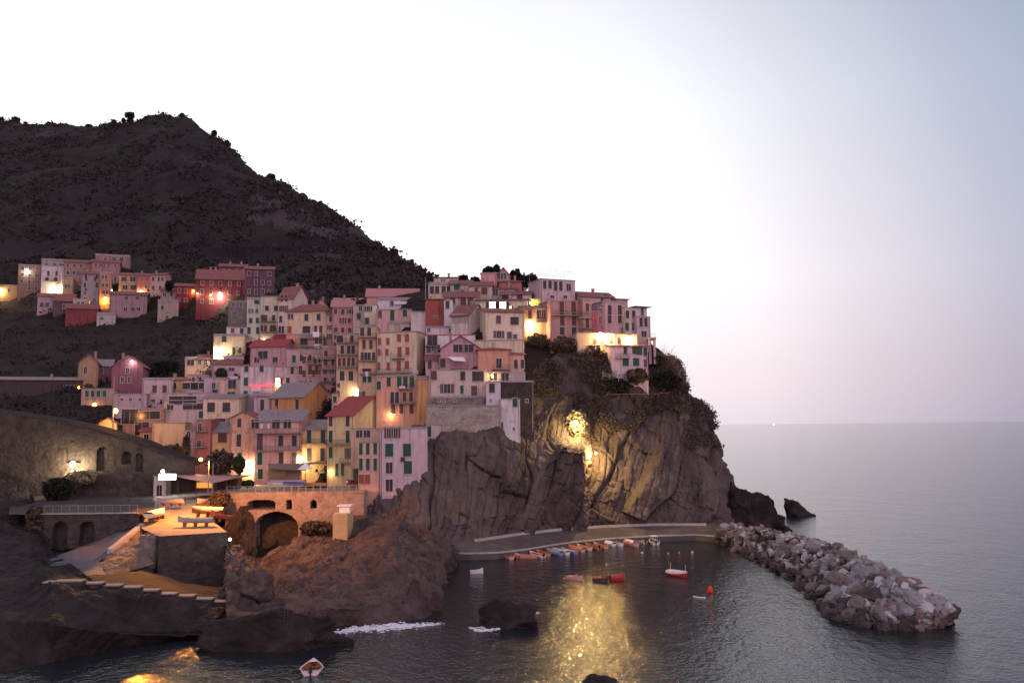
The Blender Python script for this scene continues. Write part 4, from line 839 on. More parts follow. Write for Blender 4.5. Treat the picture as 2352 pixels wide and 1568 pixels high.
for a, c in zip(pts, pts[1:]): k.prism([a, c, c + Vector((0, .4, 0)), a + Vector((0, .4, 0))], [q + Vector((0, 0, .35)) for q in (a, c, c + Vector((0, .4, 0)), a + Vector((0, .4, 0)))])
tag(k.build('coping_wall', RETW), 'low coping along the top of the sloping retaining wall', 'wall')
A3 = P(80, 1181, 150); f = local(A3, 0); W3 = f(318, 1181)[0]
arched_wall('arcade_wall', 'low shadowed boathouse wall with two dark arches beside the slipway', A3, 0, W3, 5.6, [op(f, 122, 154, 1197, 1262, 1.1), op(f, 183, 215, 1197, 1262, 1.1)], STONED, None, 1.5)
mb = MB(); mb.box(-.5, -.2, .003, W3, .35, .12); co_ = mb.build('coping_wall', PAVE); co_.location = A3; tag(co_, 'thin pale coping on top of the boathouse wall', 'wall')
mb = MB(); railing(mb, 1.5, W3 - .2, .1, .123, 1.3, 1.35, .05); rl = mb.build('railing', PALEM); rl.location = A3; tag(rl, 'metal railing on the walkway above the boathouse arches', 'railing')
rows = []
for u in np.linspace(20, 352, 12):
    a = P(u, 1181, 150.3); b_ = a + Vector((a.x * .24, 37, .6)); rows.append([tuple(a.lerp(b_, q)) for q in np.linspace(0, 1, 6)])
grid_mesh('walkway_paving', np.array(rows), STONED, None)
hg = [[(x, y, 4.6 if (x < -54.5 + max(0, 140 - y) * .1 and y > 123) else .2) for y in np.linspace(112, 192, 40)] for x in np.linspace(-110, -57 + 6, 40)]
grid_mesh('harbour_ground', np.array(hg), STONED, None)
rb = [[(x, y, .9 + .015 * (y - 128)) for y in np.linspace(128, 178, 40)] for x in np.linspace(-60, -34, 30)]
grid_mesh('river_bed', np.array(rb), ROCK, lambda p, a, b: fbm(p, .4, 4) * .5)

# ------------------------------------------------------------------ boat platform, slipway, stepped wall
def sheet(name, rws, mat, nu=24, nv=24, disp=None, smooth=True):
    pr = []
    for rw in rws: pr.append([P(*q) if len(q) == 3 and q[2] > 60 else G(*q) for q in rw])
    a = np.array([[tuple(p) for p in rw] for rw in pr]); n0, n1 = a.shape[:2]
    b_ = np.stack([np.stack([np.interp(np.linspace(0, n1 - 1, nv), range(n1), a[i, :, d]) for d in range(3)], -1) for i in range(n0)], 0)
    c = np.stack([np.stack([np.interp(np.linspace(0, n0 - 1, nu), range(n0), b_[:, j, d]) for d in range(3)], -1) for j in range(nv)], 0)
    return grid_mesh(name, c, mat, disp, smooth=smooth)
PLAZA = surf('square_concrete', [(.3, (.17, .145, .115)), (.55, (.25, .215, .175)), (.8, (.31, .27, .22))], .5, .9, .4, 2.5)
sheet('square_paving', [[(366, 1231, 8.9), (523, 1221, 8.9), (523, 1221.5, 8.9)], [(326, 1214, 9.0), (492, 1201, 9.4), (494, 1201, 9.4)], [(312, 1185, 9.9), (479, 1172, 10.1), (481, 1172, 10.1)],
                        [(312, 1160, 10.75), (506, 1139, 11.6), (510, 1139, 11.6)], [(338, 1150, 11.2), (524, 1131.5, 12.45), (836, 1131, 12.45)], [(330, 1118, 11.6), (524, 1112, 12.5), (850, 1118, 12.5)], [(330, 1105, 12), (524, 1096, 13), (850, 1100, 13)]], PLAZA, 40, 50)
mb = MB(); wl = [G(328, 1214, 8.95), G(348, 1226, 8.88), G(366, 1231.3, 8.88), G(523.5, 1221.3, 8.88), G(493, 1201, 9.38), G(480, 1172, 10.08), G(508, 1139, 11.58), G(524, 1131.6, 12.4)]
for a, c in zip(wl, wl[1:]):
    n_ = max(2, int((c - a).length / 1.0))
    for i in range(n_):
        p, q = a.lerp(c, i / n_), a.lerp(c, (i + 1) / n_); m_ = 9
        for j in range(m_):
            zz = lambda p, t: Vector((p.x + .12 * noise.noise(p + Vector((0, 0, t * 9))), p.y - .5 * t + .12 * noise.noise(p * .7 + Vector((3, 0, t * 7))), p.z + .02 - t * 10.5))
            mb.quad(zz(p, (j + 1) / m_), zz(q, (j + 1) / m_), zz(q, j / m_), zz(p, j / m_))
tag(mb.build('platform_wall', STONED), 'tall dark stone front wall of the boat platform', 'wall')
mb = MB(); tc_ = G(347, 1232, 8.6); n_ = 28
for i in range(n_):
    a0, a1 = 2 * math.pi * i / n_, 2 * math.pi * (i + 1) / n_
    q = lambda a, r, z: (tc_.x + r * math.cos(a), tc_.y + r * math.sin(a), tc_.z + z)
    mb.quad(q(a0, 1.75, -4.6), q(a1, 1.75, -4.6), q(a1, 1.5, .35), q(a0, 1.5, .35)); mb.quad(q(a0, 1.5, .35), q(a1, 1.5, .35), q(a1, 1.15, .35), q(a0, 1.15, .35)); mb.quad(q(a0, 1.15, .35), q(a1, 1.15, .35), q(a1, 1.15, -.6), q(a0, 1.15, -.6))
mb.quad(*[(tc_.x + 1.15 * math.cos(2 * math.pi * i / n_), tc_.y + 1.15 * math.sin(2 * math.pi * i / n_), tc_.z - .45) for i in range(n_)])
tag(mb.build('stone_turret', STONE), 'squat round stone turret at the corner of the boat platform', 'turret')
SLIP = surf('slipway_concrete', [(.3, (.06, .06, .07)), (.55, (.085, .085, .1)), (.8, (.115, .115, .13))], .4, .8, .3, 2.5)
sheet('slipway', [[(286, 1216, 8.9), (324, 1211, 9.0)], [(200, 1249, 6.2), (262, 1263, 7.1)], [(108, 1285, 5.7), (226, 1290, 6.1)], [(100, 1340, 5.4), (256, 1328, 5.0)]], SLIP, 24, 24)
EMB = surf('embankment_earth', [(.3, (.1, .075, .055)), (.6, (.16, .122, .09)), (.8, (.22, .172, .13))], .5, .95, .8, 1.5)
sheet('embankment', [[(226, 1288.5, 6.15), (262, 1261.5, 7.15), (324, 1213, 8.8)], [(240, 1308, 5.6), (285, 1290, 6.2), (334, 1255, 7.2)], [(252, 1326, 5.1), (305, 1308, 4.9), (352, 1296, 5.0)]], EMB, 70, 80, lambda p, a, b: fbm(p, .3, 5) * .35 + fbm(p, 1.2, 3) * .08, smooth=False)
mb = MB(); wl = [G(246, 1271, 6.75), G(262, 1259, 7.2), G(290, 1236, 7.95), G(322, 1211, 8.85)]
for a, c in zip(wl, wl[1:]):
    w_ = Vector((.75, -.25, 0)); mb.prism([a - Vector((0, 0, .3)), c - Vector((0, 0, .3)), c + w_ - Vector((0, 0, .3)), a + w_ - Vector((0, 0, .3))], [a + Vector((0, 0, .75)), c + Vector((0, 0, .75)), c + w_ + Vector((0, 0, .7)), a + w_ + Vector((0, 0, .7))])
tag(mb.build('slipway_wall', PAVE), 'pale sloping parapet between the slipway and the earth bank', 'wall')
ST = [(97, 123, 1339), (123, 187, 1336), (187, 232, 1341), (232, 275, 1346), (275, 320, 1350), (320, 361, 1357), (361, 403, 1365), (403, 444, 1370), (444, 486, 1377), (486, 521, 1383), (521, 560, 1391)]
mb = MB(); tops = MB(); bk = []
for i, (a, c, v) in enumerate(ST):
    Yq = 111.5 + i * .9 + random.Random(i).uniform(-.2, .2); p, q = P(a, v, Yq), P(c, v, Yq); z = (p.z + q.z) / 2
    mb.box(p.x, Yq, z - 4.5, q.x - .004, Yq + 1.3, z); tops.box(p.x - .03, Yq - .06, z + .003, q.x - .01, Yq + 1.36, z + .14); bk.append((p.x, Yq + 1.3, z))
e = empty('stepped_wall', (bk[0][0], bk[0][1], bk[0][2])); tag(e, 'dark stepped wall with pale step tops descending to the rocks', 'wall')
for nm, m_, mt in (('wall', mb, STONED), ('step_tops', tops, CONC)):
    o = m_.build(nm, mt, e); o.location = -e.location
loft('landing_ground', [col(90, (1338, 113), (1336, 118), (1330, 124)), col(123, (1337, 113.5), (1330, 118), (1320, 123)), col(240, (1342, 114.3), (1334, 119), (1318, 124)), col(330, (1356, 116), (1340, 122), (1310, 129)),
                          col(430, (1371, 118.5), (1352, 125), (1335, 132)), col(545, (1390, 121), (1366, 127), (1348, 134))], 70, 24, ROCK, lambda p, a, b: fbm(p, .4, 3) * .12)

# ------------------------------------------------------------------ bar, café, small structures
e = empty('bar_pavilion', P(470, 1140, 182)); tag(e, 'low harbour bar under a pinkish sloping shade roof, orange glow inside', 'pavilion')
def sub(name, mb, mat, e):
    o = mb.build(name, mat, e); o.location = -e.location; return o
mb = MB(); pts = [P(402, 1088, 190), P(578, 1090.5, 190), P(540, 1096, 184), P(487, 1108, 178.5), P(404, 1092.5, 183)]
mb.prism([p - Vector((0, 0, .15)) for p in pts], pts); sub('shade_roof', mb, paint('shade_cloth', (.5, .3, .25)), e)
mb = MB(); a, c = P(404, 1140, 188), P(546, 1140, 188); mb.box(a.x, 188, 11, c.x, 191, 15.2); sub('wall', mb, paint('bar_wall', (.12, .07, .065)), e)
mb = MB(); a, c = P(452, 1120, 187.6), P(488, 1107, 187.6); mb.box(a.x, 187.5, a.z, c.x, 187.97, c.z); sub('lit_counter', mb, glow('orange_bar_light', (1, .38, .07), .9), e)
for u in (404, 445, 492, 516, 540): p = P(u, 1138, 180.5); mb = MB(); mb.tube((p.x, 181.5, 11.2), (p.x, 181.5, 14.55), .09); sub('post', mb, METAL, e)
mb = MB()
for u in (498, 510, 522, 534): p = P(u, 1120, 187.5); mb.box(p.x - .12, 187.6, 11.5, p.x + .12, 187.97, 14.8)
p, q = P(494, 1120, 187), P(540, 1120, 187); mb.box(p.x, 187.62, 13, q.x, 187.95, 13.2); sub('window_frame', mb, paint('brown_frame', (.12, .045, .03)), e)
for u in (478, 487.5):
    p = G(u, 1141, 11.5); tpz = P(u, 1064, p.y).z; mb = MB(); mb.tube((0, 0, -.2), (0, 0, tpz - p.z), .13, 8, .1)
    o = mb.build('mast_pole', PALEM); o.location = p; tag(o, '%s of the two pale masts standing in front of the bar' % ('left' if u < 480 else 'right'), 'mast')
e = empty('sign_box', P(381, 1103, 181)); tag(e, 'brightly lit white sign box on the wall left of the bar', 'sign')
mb = MB(); a, c = P(364, 1102, 181), P(403, 1088, 181); mb.box(a.x, 181, a.z, c.x, 181.4, c.z); sub('lit_panel', mb, glow('white_sign_light', (1, .97, .9), 3.5), e)
mb = MB(); mb.box(a.x - .1, 181.41, a.z - .1, c.x + .1, 181.7, c.z + .1); sub('box', mb, METAL, e)
H('narrow pale end house glaring in the white lamp beside the lit sign', 352, 380, 1094, 1142, (.5, .45, .36), Y=183.5, dep=5, rise=.2, w=[(1126, (366,), 'df', 1.2, 2.4)], yaw=0, down=3)
e = empty('cafe_pavilion', P(655, 1110, 188)); tag(e, 'café pavilion with a flat brown roof and slatted front below the salmon pink house', 'pavilion')
mb = MB(); pts = [P(614, 1064, 192), P(712, 1064, 192), P(700, 1078, 185.5), P(616, 1074, 185.5)]; mb.prism([p - Vector((0, 0, .2)) for p in pts], pts); sub('roof', mb, paint('brown_roof_sheet', (.2, .15, .12)), e)
mb = MB(); a, c = P(617, 1098, 188), P(690, 1098, 188); mb.box(a.x, 188, 13, c.x, 188.3, 16.8); sub('back_wall', mb, paint('cafe_wall', (.3, .2, .14)), e)
mb = MB()
for i in range(11): x = a.x + .3 + i * .34; mb.box(x, 186.4, 14.9, x + .12, 186.5, 16.5)
sub('slats', mb, paint('yellow_slats', (.4, .27, .08)), e)
mb = MB(); a, c = P(620, 1108, 186), P(702, 1108, 186); mb.box(a.x, 186, 12.9, c.x, 186.35, 14.3); sub('parapet', mb, paint('pale_lilac_wall', (.45, .36, .4)), e)
e = empty('parasol', P(702, 1095, 183)); tag(e, 'white conical parasol glowing beside the café', 'parasol')
mb = MB(); a = P(702, 1061, 183); c = P(702, 1077, 183)
for i in range(8):
    x0, x1_ = 2 * math.pi * i / 8, 2 * math.pi * (i + 1) / 8
    mb.quad((a.x, 183, a.z), (a.x + 1.6 * math.cos(x0), 183 + 1.6 * math.sin(x0), c.z), (a.x + 1.6 * math.cos(x1_), 183 + 1.6 * math.sin(x1_), c.z))
sub('canopy', mb, paint('white_canvas', (.8, .75, .68)), e)
mb = MB(); mb.tube((a.x, 183, 12.7), (a.x, 183, a.z - .1), .05); sub('pole', mb, METAL, e)
e = empty('utility_cabinet', P(790, 1186, 166)); tag(e, 'small white cabinet with a flat lid on the orange lit pillar above the rocks', 'cabinet')
a, c = P(779, 1187, 166), P(803, 1162, 166)
mb = MB(); mb.box(a.x, 166, a.z - .6, c.x, 167.8, c.z); sub('body', mb, paint('white_cabinet_paint', (.75, .73, .73)), e)
mb = MB(); mb.box(a.x - .35, 165.7, c.z + .004, c.x + .3, 168.1, c.z + .22); sub('lid', mb, paint('white_cabinet_paint', (.75, .73, .73)), e)
a, c = P(764, 1256, 163), P(798, 1181, 163); mb = MB(); mb.box(a.x, 163, a.z - 4, c.x, 169, c.z); tag(mb.build('concrete_pillar', surf('ochre_render', [(.3, (.3, .23, .12)), (.7, (.46, .36, .2))], .5, .9, .3)), 'broad ochre pillar lit orange, standing on the rocks right of the bridge', 'pillar')
a, c = P(769, 1189, 165.6), P(776, 1178, 165.6); mb = MB(); mb.box(a.x, 165.6, a.z - .4, c.x, 166.3, c.z); tag(mb.build('meter_box', paint('white_cabinet_paint', (.75, .73, .73))), 'tiny pale meter box left of the white cabinet', 'box')
p = G(323, 1196, 9.3); mb = MB(); mb.tube((0, 0, 0), (0, 0, .9), .16, 8); mb.tube((0, 0, .9), (0, 0, 1.7), .12, 8); o = mb.build('mooring_post', paint('red_post', (.45, .03, .03))); o.location = p; tag(o, 'red post at the end of the walkway beside the covered boat', 'post')

# ------------------------------------------------------------------ boats
BP = {k: paint('boat_' + k, c, .45) for k, c in dict(white=(.68, .64, .63), red=(.4, .04, .04), orange=(.5, .2, .08), blue=(.2, .25, .4), grey=(.36, .34, .34), pink=(.6, .34, .28), wood=(.2, .085, .04), dark=(.04, .035, .04), cream=(.6, .52, .42), tarpblue=(.06, .09, .22), rust=(.32, .09, .05)).items()}
def boat(label, loc, L=4.6, B=1.7, hd=0, hull='white', inn='grey', rim=None, cover=None, engine=False, cabin=False, posts=False, group=None, tilt=0, blocks=False, canopy=None, z=0):
    e = empty('rowing_boat', Vector(loc) + Vector((0, 0, z)), R_(hd)); e.rotation_euler[1] = R_(tilt); tag(e, label, 'boat', group)
    N, K = 14, 8; Hh = .62
    def sec(t):       # half beam, keel z, gunwale z at station t (0 stern .. 1 bow)
        bm_ = B / 2 * (1 - max(0, (t - .25) / .75) ** 2.0) * (.78 + .22 * min(1, t / .25)); return max(.02, bm_), -.25 + .35 * max(0, t - .7) ** 1.5 * 3, Hh * (.72 + .12 * (1 - t) ** 2 + .75 * t ** 3)
    def shell(sc, zoff):
        m_ = MB(); g = []
        for i in range(N + 1):
            t_ = i / N; bm_, kz, gz = sec(t_); x = (t_ - .5) * L * (1 if sc == 1 else .97); row = []
            for j in range(2 * K + 1):
                a = (j / K - 1); w_ = math.copysign(abs(a) ** .55, a) if a else 0
                row.append((x, w_ * bm_ * sc, (kz + zoff) + (gz - kz - zoff) * abs(a) ** 1.9))
            g.append(row)
        for i in range(N):
            for j in range(2 * K): m_.quad(g[i][j], g[i + 1][j], g[i + 1][j + 1], g[i][j + 1])
        m_.quad(*[g[0][j] for j in range(2 * K + 1)]); return m_, g
    o, g1 = shell(1, 0); o.build('hull', BP[hull], e, True)
    o2, g2 = shell(.9, .12); o2.build('inner_hull', BP[inn], e, True)
    m_ = MB()
    for i in range(N):
        for j in (0, 2 * K):
            a, c = Vector(g1[i][j]), Vector(g1[i + 1][j]); q = Vector((0, .03 if j else -.03, 0)); q2 = Vector((0, -.1 if j else .1, 0))
            m_.prism([a + q, c + q, c + q2, a + q2], [v + Vector((0, 0, .07)) for v in (a + q, c + q, c + q2, a + q2)])
    m_.build('gunwale', BP[rim or hull], e)
    if cover:
        m_ = MB(); gg = []
        for i in range(N + 1):
            bm_, kz, gz = sec(i / N); x = (i / N - .5) * L * 1.02
            gg.append([(x, bm_ * 1.06 * a, gz + .08 + .38 * (1 - a * a) * math.sin(math.pi * min(1, .12 + i / N * .88)) ** .5 - (.2 if abs(a) == 1 else 0)) for a in (-1, -.7, -.35, 0, .35, .7, 1)])
        for i in range(N):
            for j in range(6): m_.quad(gg[i][j], gg[i + 1][j], gg[i + 1][j + 1], gg[i][j + 1])
        m_.build('cover', BP[cover], e, True)
    else:
        for t_ in (.3, .56):
            bm_, kz, gz = sec(t_); m_ = MB(); m_.box((t_ - .5) * L - .14, -bm_ * .93, gz - .18, (t_ - .5) * L + .14, bm_ * .93, gz - .13); m_.build('thwart', BP['wood' if inn != 'wood' else 'cream'], e)
        m_ = MB(); a = .8; bm_, kz, gz = sec(a); b2, k2, gz2 = sec(.97); m_.quad(((a - .5) * L, -bm_, gz + .04), ((.97 - .5) * L, -b2, gz2 + .04), ((.97 - .5) * L, b2, gz2 + .04), ((a - .5) * L, bm_, gz + .04)); m_.build('foredeck', BP[hull], e)
    if engine:
        m_ = MB(); x = -.5 * L; m_.box(x - .3, -.17, .35, x + .05, .17, .95); m_.tube((x - .2, 0, .4), (x - .2, 0, -.4), .07); m_.build('outboard_motor', BP['dark'], e)
    if cabin:
        m_ = MB(); m_.prism([(-.1 * L, -.45, .35), (.26 * L, -.4, .35), (.26 * L, .4, .35), (-.1 * L, .45, .35)], [(-.08 * L, -.38, 1.25), (.16 * L, -.34, 1.2), (.16 * L, .34, 1.2), (-.08 * L, .38, 1.25)]); m_.build('cabin', BP['blue'], e)
    if posts:
        for sx in (-.4, .42): m_ = MB(); m_.tube((sx * L, 0, .3), (sx * L, 0, 2.0), .05); m_.build('mast', BP['cream'], e)
    if canopy:
        m_ = MB(); m_.box(-.3 * L, -.6, 1.55, .1 * L, .6, 1.62)
        for sx in (-.28, .08):
            for sy in (-.55, .55): m_.tube((sx * L, sy, .4), (sx * L, sy, 1.55), .03, 5)
        m_.build('sun_canopy', BP[canopy], e)
    if blocks:
        for sx in (-.3, 0, .3): m_ = MB(); m_.box(sx * L - .12, -.6, -.75, sx * L + .12, .6, -.12); m_.build('cradle_block', BP['wood'], e)
    return e
MOOR = [(1163, 1281, 4.4, 205, 'pink', 'rust', {}, 'red and pink open boat, first of the moored row from the left'), (1181, 1279, 3.6, 200, 'rust', 'wood', {}, 'small rust red boat second in the moored row'),
        (1207, 1281, 4.4, 300, 'pink', 'rust', {}, 'pinkish boat lying askew, third in the moored row'), (1232, 1278, 4.8, 214, 'white', 'red', dict(engine=True), 'white boat with a red interior, fourth in the moored row'),
        (1246, 1275, 4.0, 214, 'orange', 'rust', {}, 'orange brown boat close beside the white boat with red interior'), (1272, 1272, 4.6, 225, 'blue', 'grey', dict(cover='blue'), 'pale blue covered boat in the moored row'),
        (1287, 1271, 4.6, 222, 'white', 'blue', dict(cover='grey'), 'grey tarpaulin boat beside the pale blue covered boat'), (1306, 1269, 4.6, 220, 'blue', 'white', {}, 'bluish white open boat in the middle of the moored row'),
        (1322, 1264, 5.0, 215, 'pink', 'cream', dict(cover='orange'), 'boat under an orange tan cover in the moored row'), (1340, 1261, 4.6, 212, 'cream', 'orange', {}, 'cream boat with an orange interior in the moored row'),
        (1360, 1259, 4.8, 212, 'orange', 'rust', dict(engine=True), 'reddish orange boat with an outboard in the moored row'), (1378, 1257, 4.4, 210, 'pink', 'orange', {}, 'salmon coloured boat right of the reddish orange one'),
        (1394, 1251, 5.0, 208, 'white', 'blue', dict(cover='white'), 'white covered boat, longest in the moored row'), (1412, 1251, 4.8, 206, 'white', 'grey', {}, 'white open boat right of the long white covered boat'),
        (1440, 1248, 5.2, 212, 'white', 'pink', dict(cover='white'), 'bright white covered boat near the right end of the moored row'), (1449, 1252, 4.2, 208, 'pink', 'rust', {}, 'pink boat tucked in front of the bright white covered boat'),
        (1468, 1246, 4.4, 205, 'cream', 'wood', dict(engine=True), 'cream boat with a wooden interior near the moored row end'), ]
for u, v, L, hd, hu, inn, kw, lb in MOOR: boat(lb, G(u, v, .02), L * .98, 1.6, 122 + (hd - 212) * .5, hu, inn, group='boats moored along the quay road', **kw)
boat('white motor boat seen stern on, last of the moored row on the right', G(1501, 1247, 0), 5.4, 2.2, 92, 'white', 'grey', engine=True, canopy='white', group='boats moored along the quay road')
boat('pale pink open boat on the golden glitter in mid harbour', G(1321, 1331, 0), 3.0, 1.2, -35, 'pink', 'cream')
boat('dark boat with red trim in mid harbour', G(1380, 1335, 0), 2.6, 1.3, -30, 'dark', 'red', rim='red')
boat('deep red covered boat in mid harbour', G(1418, 1332, 0), 2.5, 1.4, 20, 'red', 'red', cover='red', engine=True)
boat('white and red boat with two short masts lying off the quay', G(1557, 1322, 0), 4.4, 1.9, -58, 'red', 'blue', rim='white', cover='white', posts=True, engine=True)
boat('small red boat with a white stern in the foreground water', G(717, 1541, 0), 3.3, 2.35, 97, 'white', 'rust', rim='cream', engine=True)
boat('slim white canoe near the foreshore rocks', G(1095, 1316, 0), 2.2, .5, 8, 'white', 'white')
boat('round sterned boat under a white cover at the slipway head', G(356, 1194, 9.9) + Vector((0, .5, 0)), 5.4, 2.5, 84, 'cream', 'grey', cover='white', z=.75, blocks=True)
boat('long grey boat parked by the wall near the lit sign', G(391, 1162, 11.0), 5.2, 1.8, 176, 'grey', 'wood', z=.7, blocks=True, engine=True)
boat('grey wooden boat on a cradle in the middle of the boat platform', G(449, 1210, 9.1), 5.9, 1.9, 180, 'grey', 'cream', z=.9, blocks=True, engine=True)
boat('brown varnished boat under a cream cover behind the grey boat on the platform', G(477, 1187, 9.8), 5.6, 1.9, 178, 'wood', 'wood', cover='cream', z=.8, blocks=True)
boat('rust red boat tilted on the right edge of the platform', G(506, 1199, 9.3), 3.6, 1.6, 205, 'rust', 'red', z=.8, blocks=True, tilt=-14)
boat('small boat seen bow on beside the railing behind the brown boat', G(462, 1163, 10.6), 3.6, 1.7, -95, 'grey', 'blue', z=.8, blocks=True)
boat('pale upturned dinghy on the bridge terrace', G(634, 1121, 12.6), 3.6, 1.5, 184, 'cream', 'grey', cover='cream', z=.3)
boat('boat under a dark blue tarpaulin on the bridge terrace', G(674, 1121, 12.6), 4.4, 1.6, 182, 'grey', 'grey', cover='tarpblue', z=.35)
boat('dark boat with an orange cover on the bridge terrace', G(724, 1123, 12.6), 4.6, 1.6, 178, 'dark', 'grey', cover='orange', z=.35)
boat('boat under a bright blue tarpaulin by the foot of the slim salmon house', G(803, 1122, 12.4), 3.2, 1.6, 120, 'red', 'grey', cover='tarpblue', z=.9)
boat('tiny white dinghy pulled up on the low rocks', G(752, 1387, 1.5), 2.2, .9, 10, 'white', 'grey', z=.3)
def ball(name, label, p, r, mat, sz=1.0):
    bm = bmesh.new(); bmesh.ops.create_uvsphere(bm, u_segments=16, v_segments=10, radius=r)
    for v in bm.verts: v.co.z *= sz; v.co += v.co.normalized() * (.12 * r if abs(v.co.z) > r * .9 * sz else 0)
    bmesh.ops.create_cone(bm, segments=8, radius1=r * .2, radius2=r * .16, depth=r * .25, matrix=Matrix.Translation((0, 0, r * sz * 1.08)))
    me = bpy.data.meshes.new(name); bm.to_mesh(me); bm.free(); me.materials.append(mat); o = link(name, me, None, p); tag(o, label, 'buoy'); return o
ball('mooring_buoy', 'large bright red buoy floating right of the white and red boat', G(1631, 1355, .3), .42, paint('buoy_red', (.75, .06, .03)), 1.4)
ball('mooring_buoy', 'pink red float lying on the low rocks of the foreshore', G(711, 1390, 1.8) + Vector((0, 0, .2)), .45, paint('buoy_pink', (.7, .12, .14)), 1.2)
for u, v, lb in ((1475, 1269, 'white dot like buoy below the bright white covered boats'), (1560, 1269, 'leftmost small orange buoy off the motor boat'), (1535, 1271, 'second small orange buoy off the motor boat'), (1590, 1268, 'small pale buoy near the breakwater root')):
    ball('mooring_buoy', lb, G(u, v, .1), .22, paint('buoy_orange' if 'orange' in lb else 'buoy_white', (.7, .25, .08) if 'orange' in lb else (.75, .72, .7)))
mb = MB()
for i in range(7):
    a0, a1 = i * .25, (i + 1) * .25; mb.tube((math.cos(3.3 + a0) * 1.1, math.sin(3.3 + a0) * 1.4, 0), (math.cos(3.3 + a1) * 1.1, math.sin(3.3 + a1) * 1.4, 0), .14, 6)
o = mb.build('float_line', paint('float_white', (.72, .68, .72))); o.location = G(1610, 1368, .05); tag(o, 'curved white float line in the water below the red buoy', 'float')
for u, v, lb in ((1777, 974, 'far boat showing a light just below the horizon'),):
    e = empty('fishing_boat', G(u, v + 1.5, 0)); tag(e, lb, 'boat'); s_ = e.location.y / 2037
    mb = MB(); mb.prism([(-3, -1, 0), (3, -1, 0), (4, 0, 0), (3, 1, 0), (-3, 1, 0)], [(-3.2, -1.3, 1.4), (3.4, -1.3, 1.6), (5, 0, 2), (3.4, 1.3, 1.6), (-3.2, 1.3, 1.4)]); mb.box(-1.5, -.8, 1.6, .8, .8, 3.2); mb.tube((0, 0, 3.2), (0, 0, 9), .12); mb.build('hull', BP['dark'], e)
    bm = bmesh.new(); bmesh.ops.create_icosphere(bm, subdivisions=2, radius=s_ * .9); me = bpy.data.meshes.new('masthead_light'); bm.to_mesh(me); bm.free(); me.materials.append(glow('far_lamp', (1, .95, .9), 6)); link('masthead_light', me, e, (0, 0, 7))

# ------------------------------------------------------------------ vegetation
LEAF = surf('leaf_green', [(.25, (.018, .026, .012)), (.5, (.035, .05, .02)), (.8, (.06, .07, .03))], .6, .8, 0)
LEAFD = surf('leaf_dark', [(.25, (.008, .009, .007)), (.5, (.017, .017, .013)), (.8, (.035, .03, .024))], .1, .9, 0)
LEAFR = surf('leaf_brownish', [(.25, (.04, .028, .022)), (.5, (.07, .052, .038)), (.8, (.105, .085, .06))], .6, .8, 0)
BARK = surf('bark', [(.3, (.05, .035, .03)), (.7, (.1, .075, .06))], 2, .95, .5)
LEAFGLARE = surf('leaf_lamp_glare', [(.25, (.11, .1, .06)), (.5, (.19, .17, .11)), (.8, (.28, .24, .16))], .6, .8, 0)  # leaf colour paled to stand in for the glare around two lamps
LEAFM = surf('mountain_leaf', [(.25, (.02, .0175, .0175)), (.5, (.034, .029, .029)), (.8, (.054, .045, .044))], .05, .95, 0)
LEAFC = surf('cliff_leaf', [(.25, (.045, .035, .03)), (.5, (.08, .064, .052)), (.8, (.12, .1, .08))], .25, .95, 0)
DRY = surf('dry_reed', [(.3, (.2, .14, .1)), (.7, (.34, .25, .19))], 2, .9, 0)
def leaf_mesh(name, P0, size, mat, rgn, flat_=.0):
    """one small bent leaf clump quad at each point of P0 (n,3)"""
    n = len(P0); a = rgn.normal(size=(n, 3)); a /= np.linalg.norm(a, axis=1, keepdims=True); r = rgn.normal(size=(n, 3)); r -= (r * a).sum(1, keepdims=True) * a; r /= np.linalg.norm(r, axis=1, keepdims=True)
    b = np.cross(a, r); s = np.asarray(size).reshape(-1, 1) * rgn.uniform(.6, 1.3, (n, 1)); w = rgn.uniform(.45, .9, (n, 1))
    V = np.stack([P0 - r * s, P0 + b * s * w + a * s * .25, P0 + r * s, P0 - b * s * w + a * s * .25], 1).reshape(-1, 3)
    me = bpy.data.meshes.new(name); me.from_pydata(V.tolist(), [], np.arange(n * 4).reshape(n, 4).tolist()); me.materials.append(mat); me.update(); return me
def blob_pts(rgn, c, rad, n, gap=.35):
    out = []
    off = rgn.uniform(0, 50, 3)
    while len(out) < n:
        p = rgn.normal(size=3); p /= np.linalg.norm(p); p *= rgn.uniform(.25, 1) ** .5
        q = Vector(p * 2.2 + off)
        lump = noise.noise(q) + .5 * noise.noise(q * 2.1)
        if lump < -gap: continue
        out.append(np.array(c) + p * np.array(rad) * (1 + .28 * lump))
    return np.array(out)
def tree(name, label, base, cen, rad, n, size, mat, seed, cat='tree', limbs=4, trunk=.18):
    rgn = np.random.default_rng(seed); e = empty(name, base); tag(e, label, cat)
    p = blob_pts(rgn, Vector(cen) - Vector(base), rad, n); link('crown', leaf_mesh('crown', p, size, mat, rgn), e)
    mb = MB(); h = Vector(cen) - Vector(base); mb.tube((0, 0, -.5), h * .75, trunk, 7, trunk * .5)
    for k in range(limbs):
        q = p[rgn.integers(len(p))]; mb.tube(h * rgn.uniform(.4, .7), tuple(q), trunk * .45, 5, trunk * .12)
    mb.build('trunk', BARK, e); return e
def bushat(name, label, u0, u1, vt, vb, Y, n, size, mat, seed, cat='bush', stem=None, ry=None):
    c = P((u0 + u1) / 2, (vt + vb) / 2, Y); a = P(u0, vb, Y); b = P(u1, vt, Y); rx = (b.x - a.x) / 2; rz = (b.z - a.z) / 2
    base = Vector((c.x, Y, a.z - (stem or 0)))
    return tree(name, label, base, c, (rx, ry or min(rx, 3.5), rz), n, size, mat, seed, cat, trunk=.12 if rx < 2 else .22)
rgn = np.random.default_rng(3)
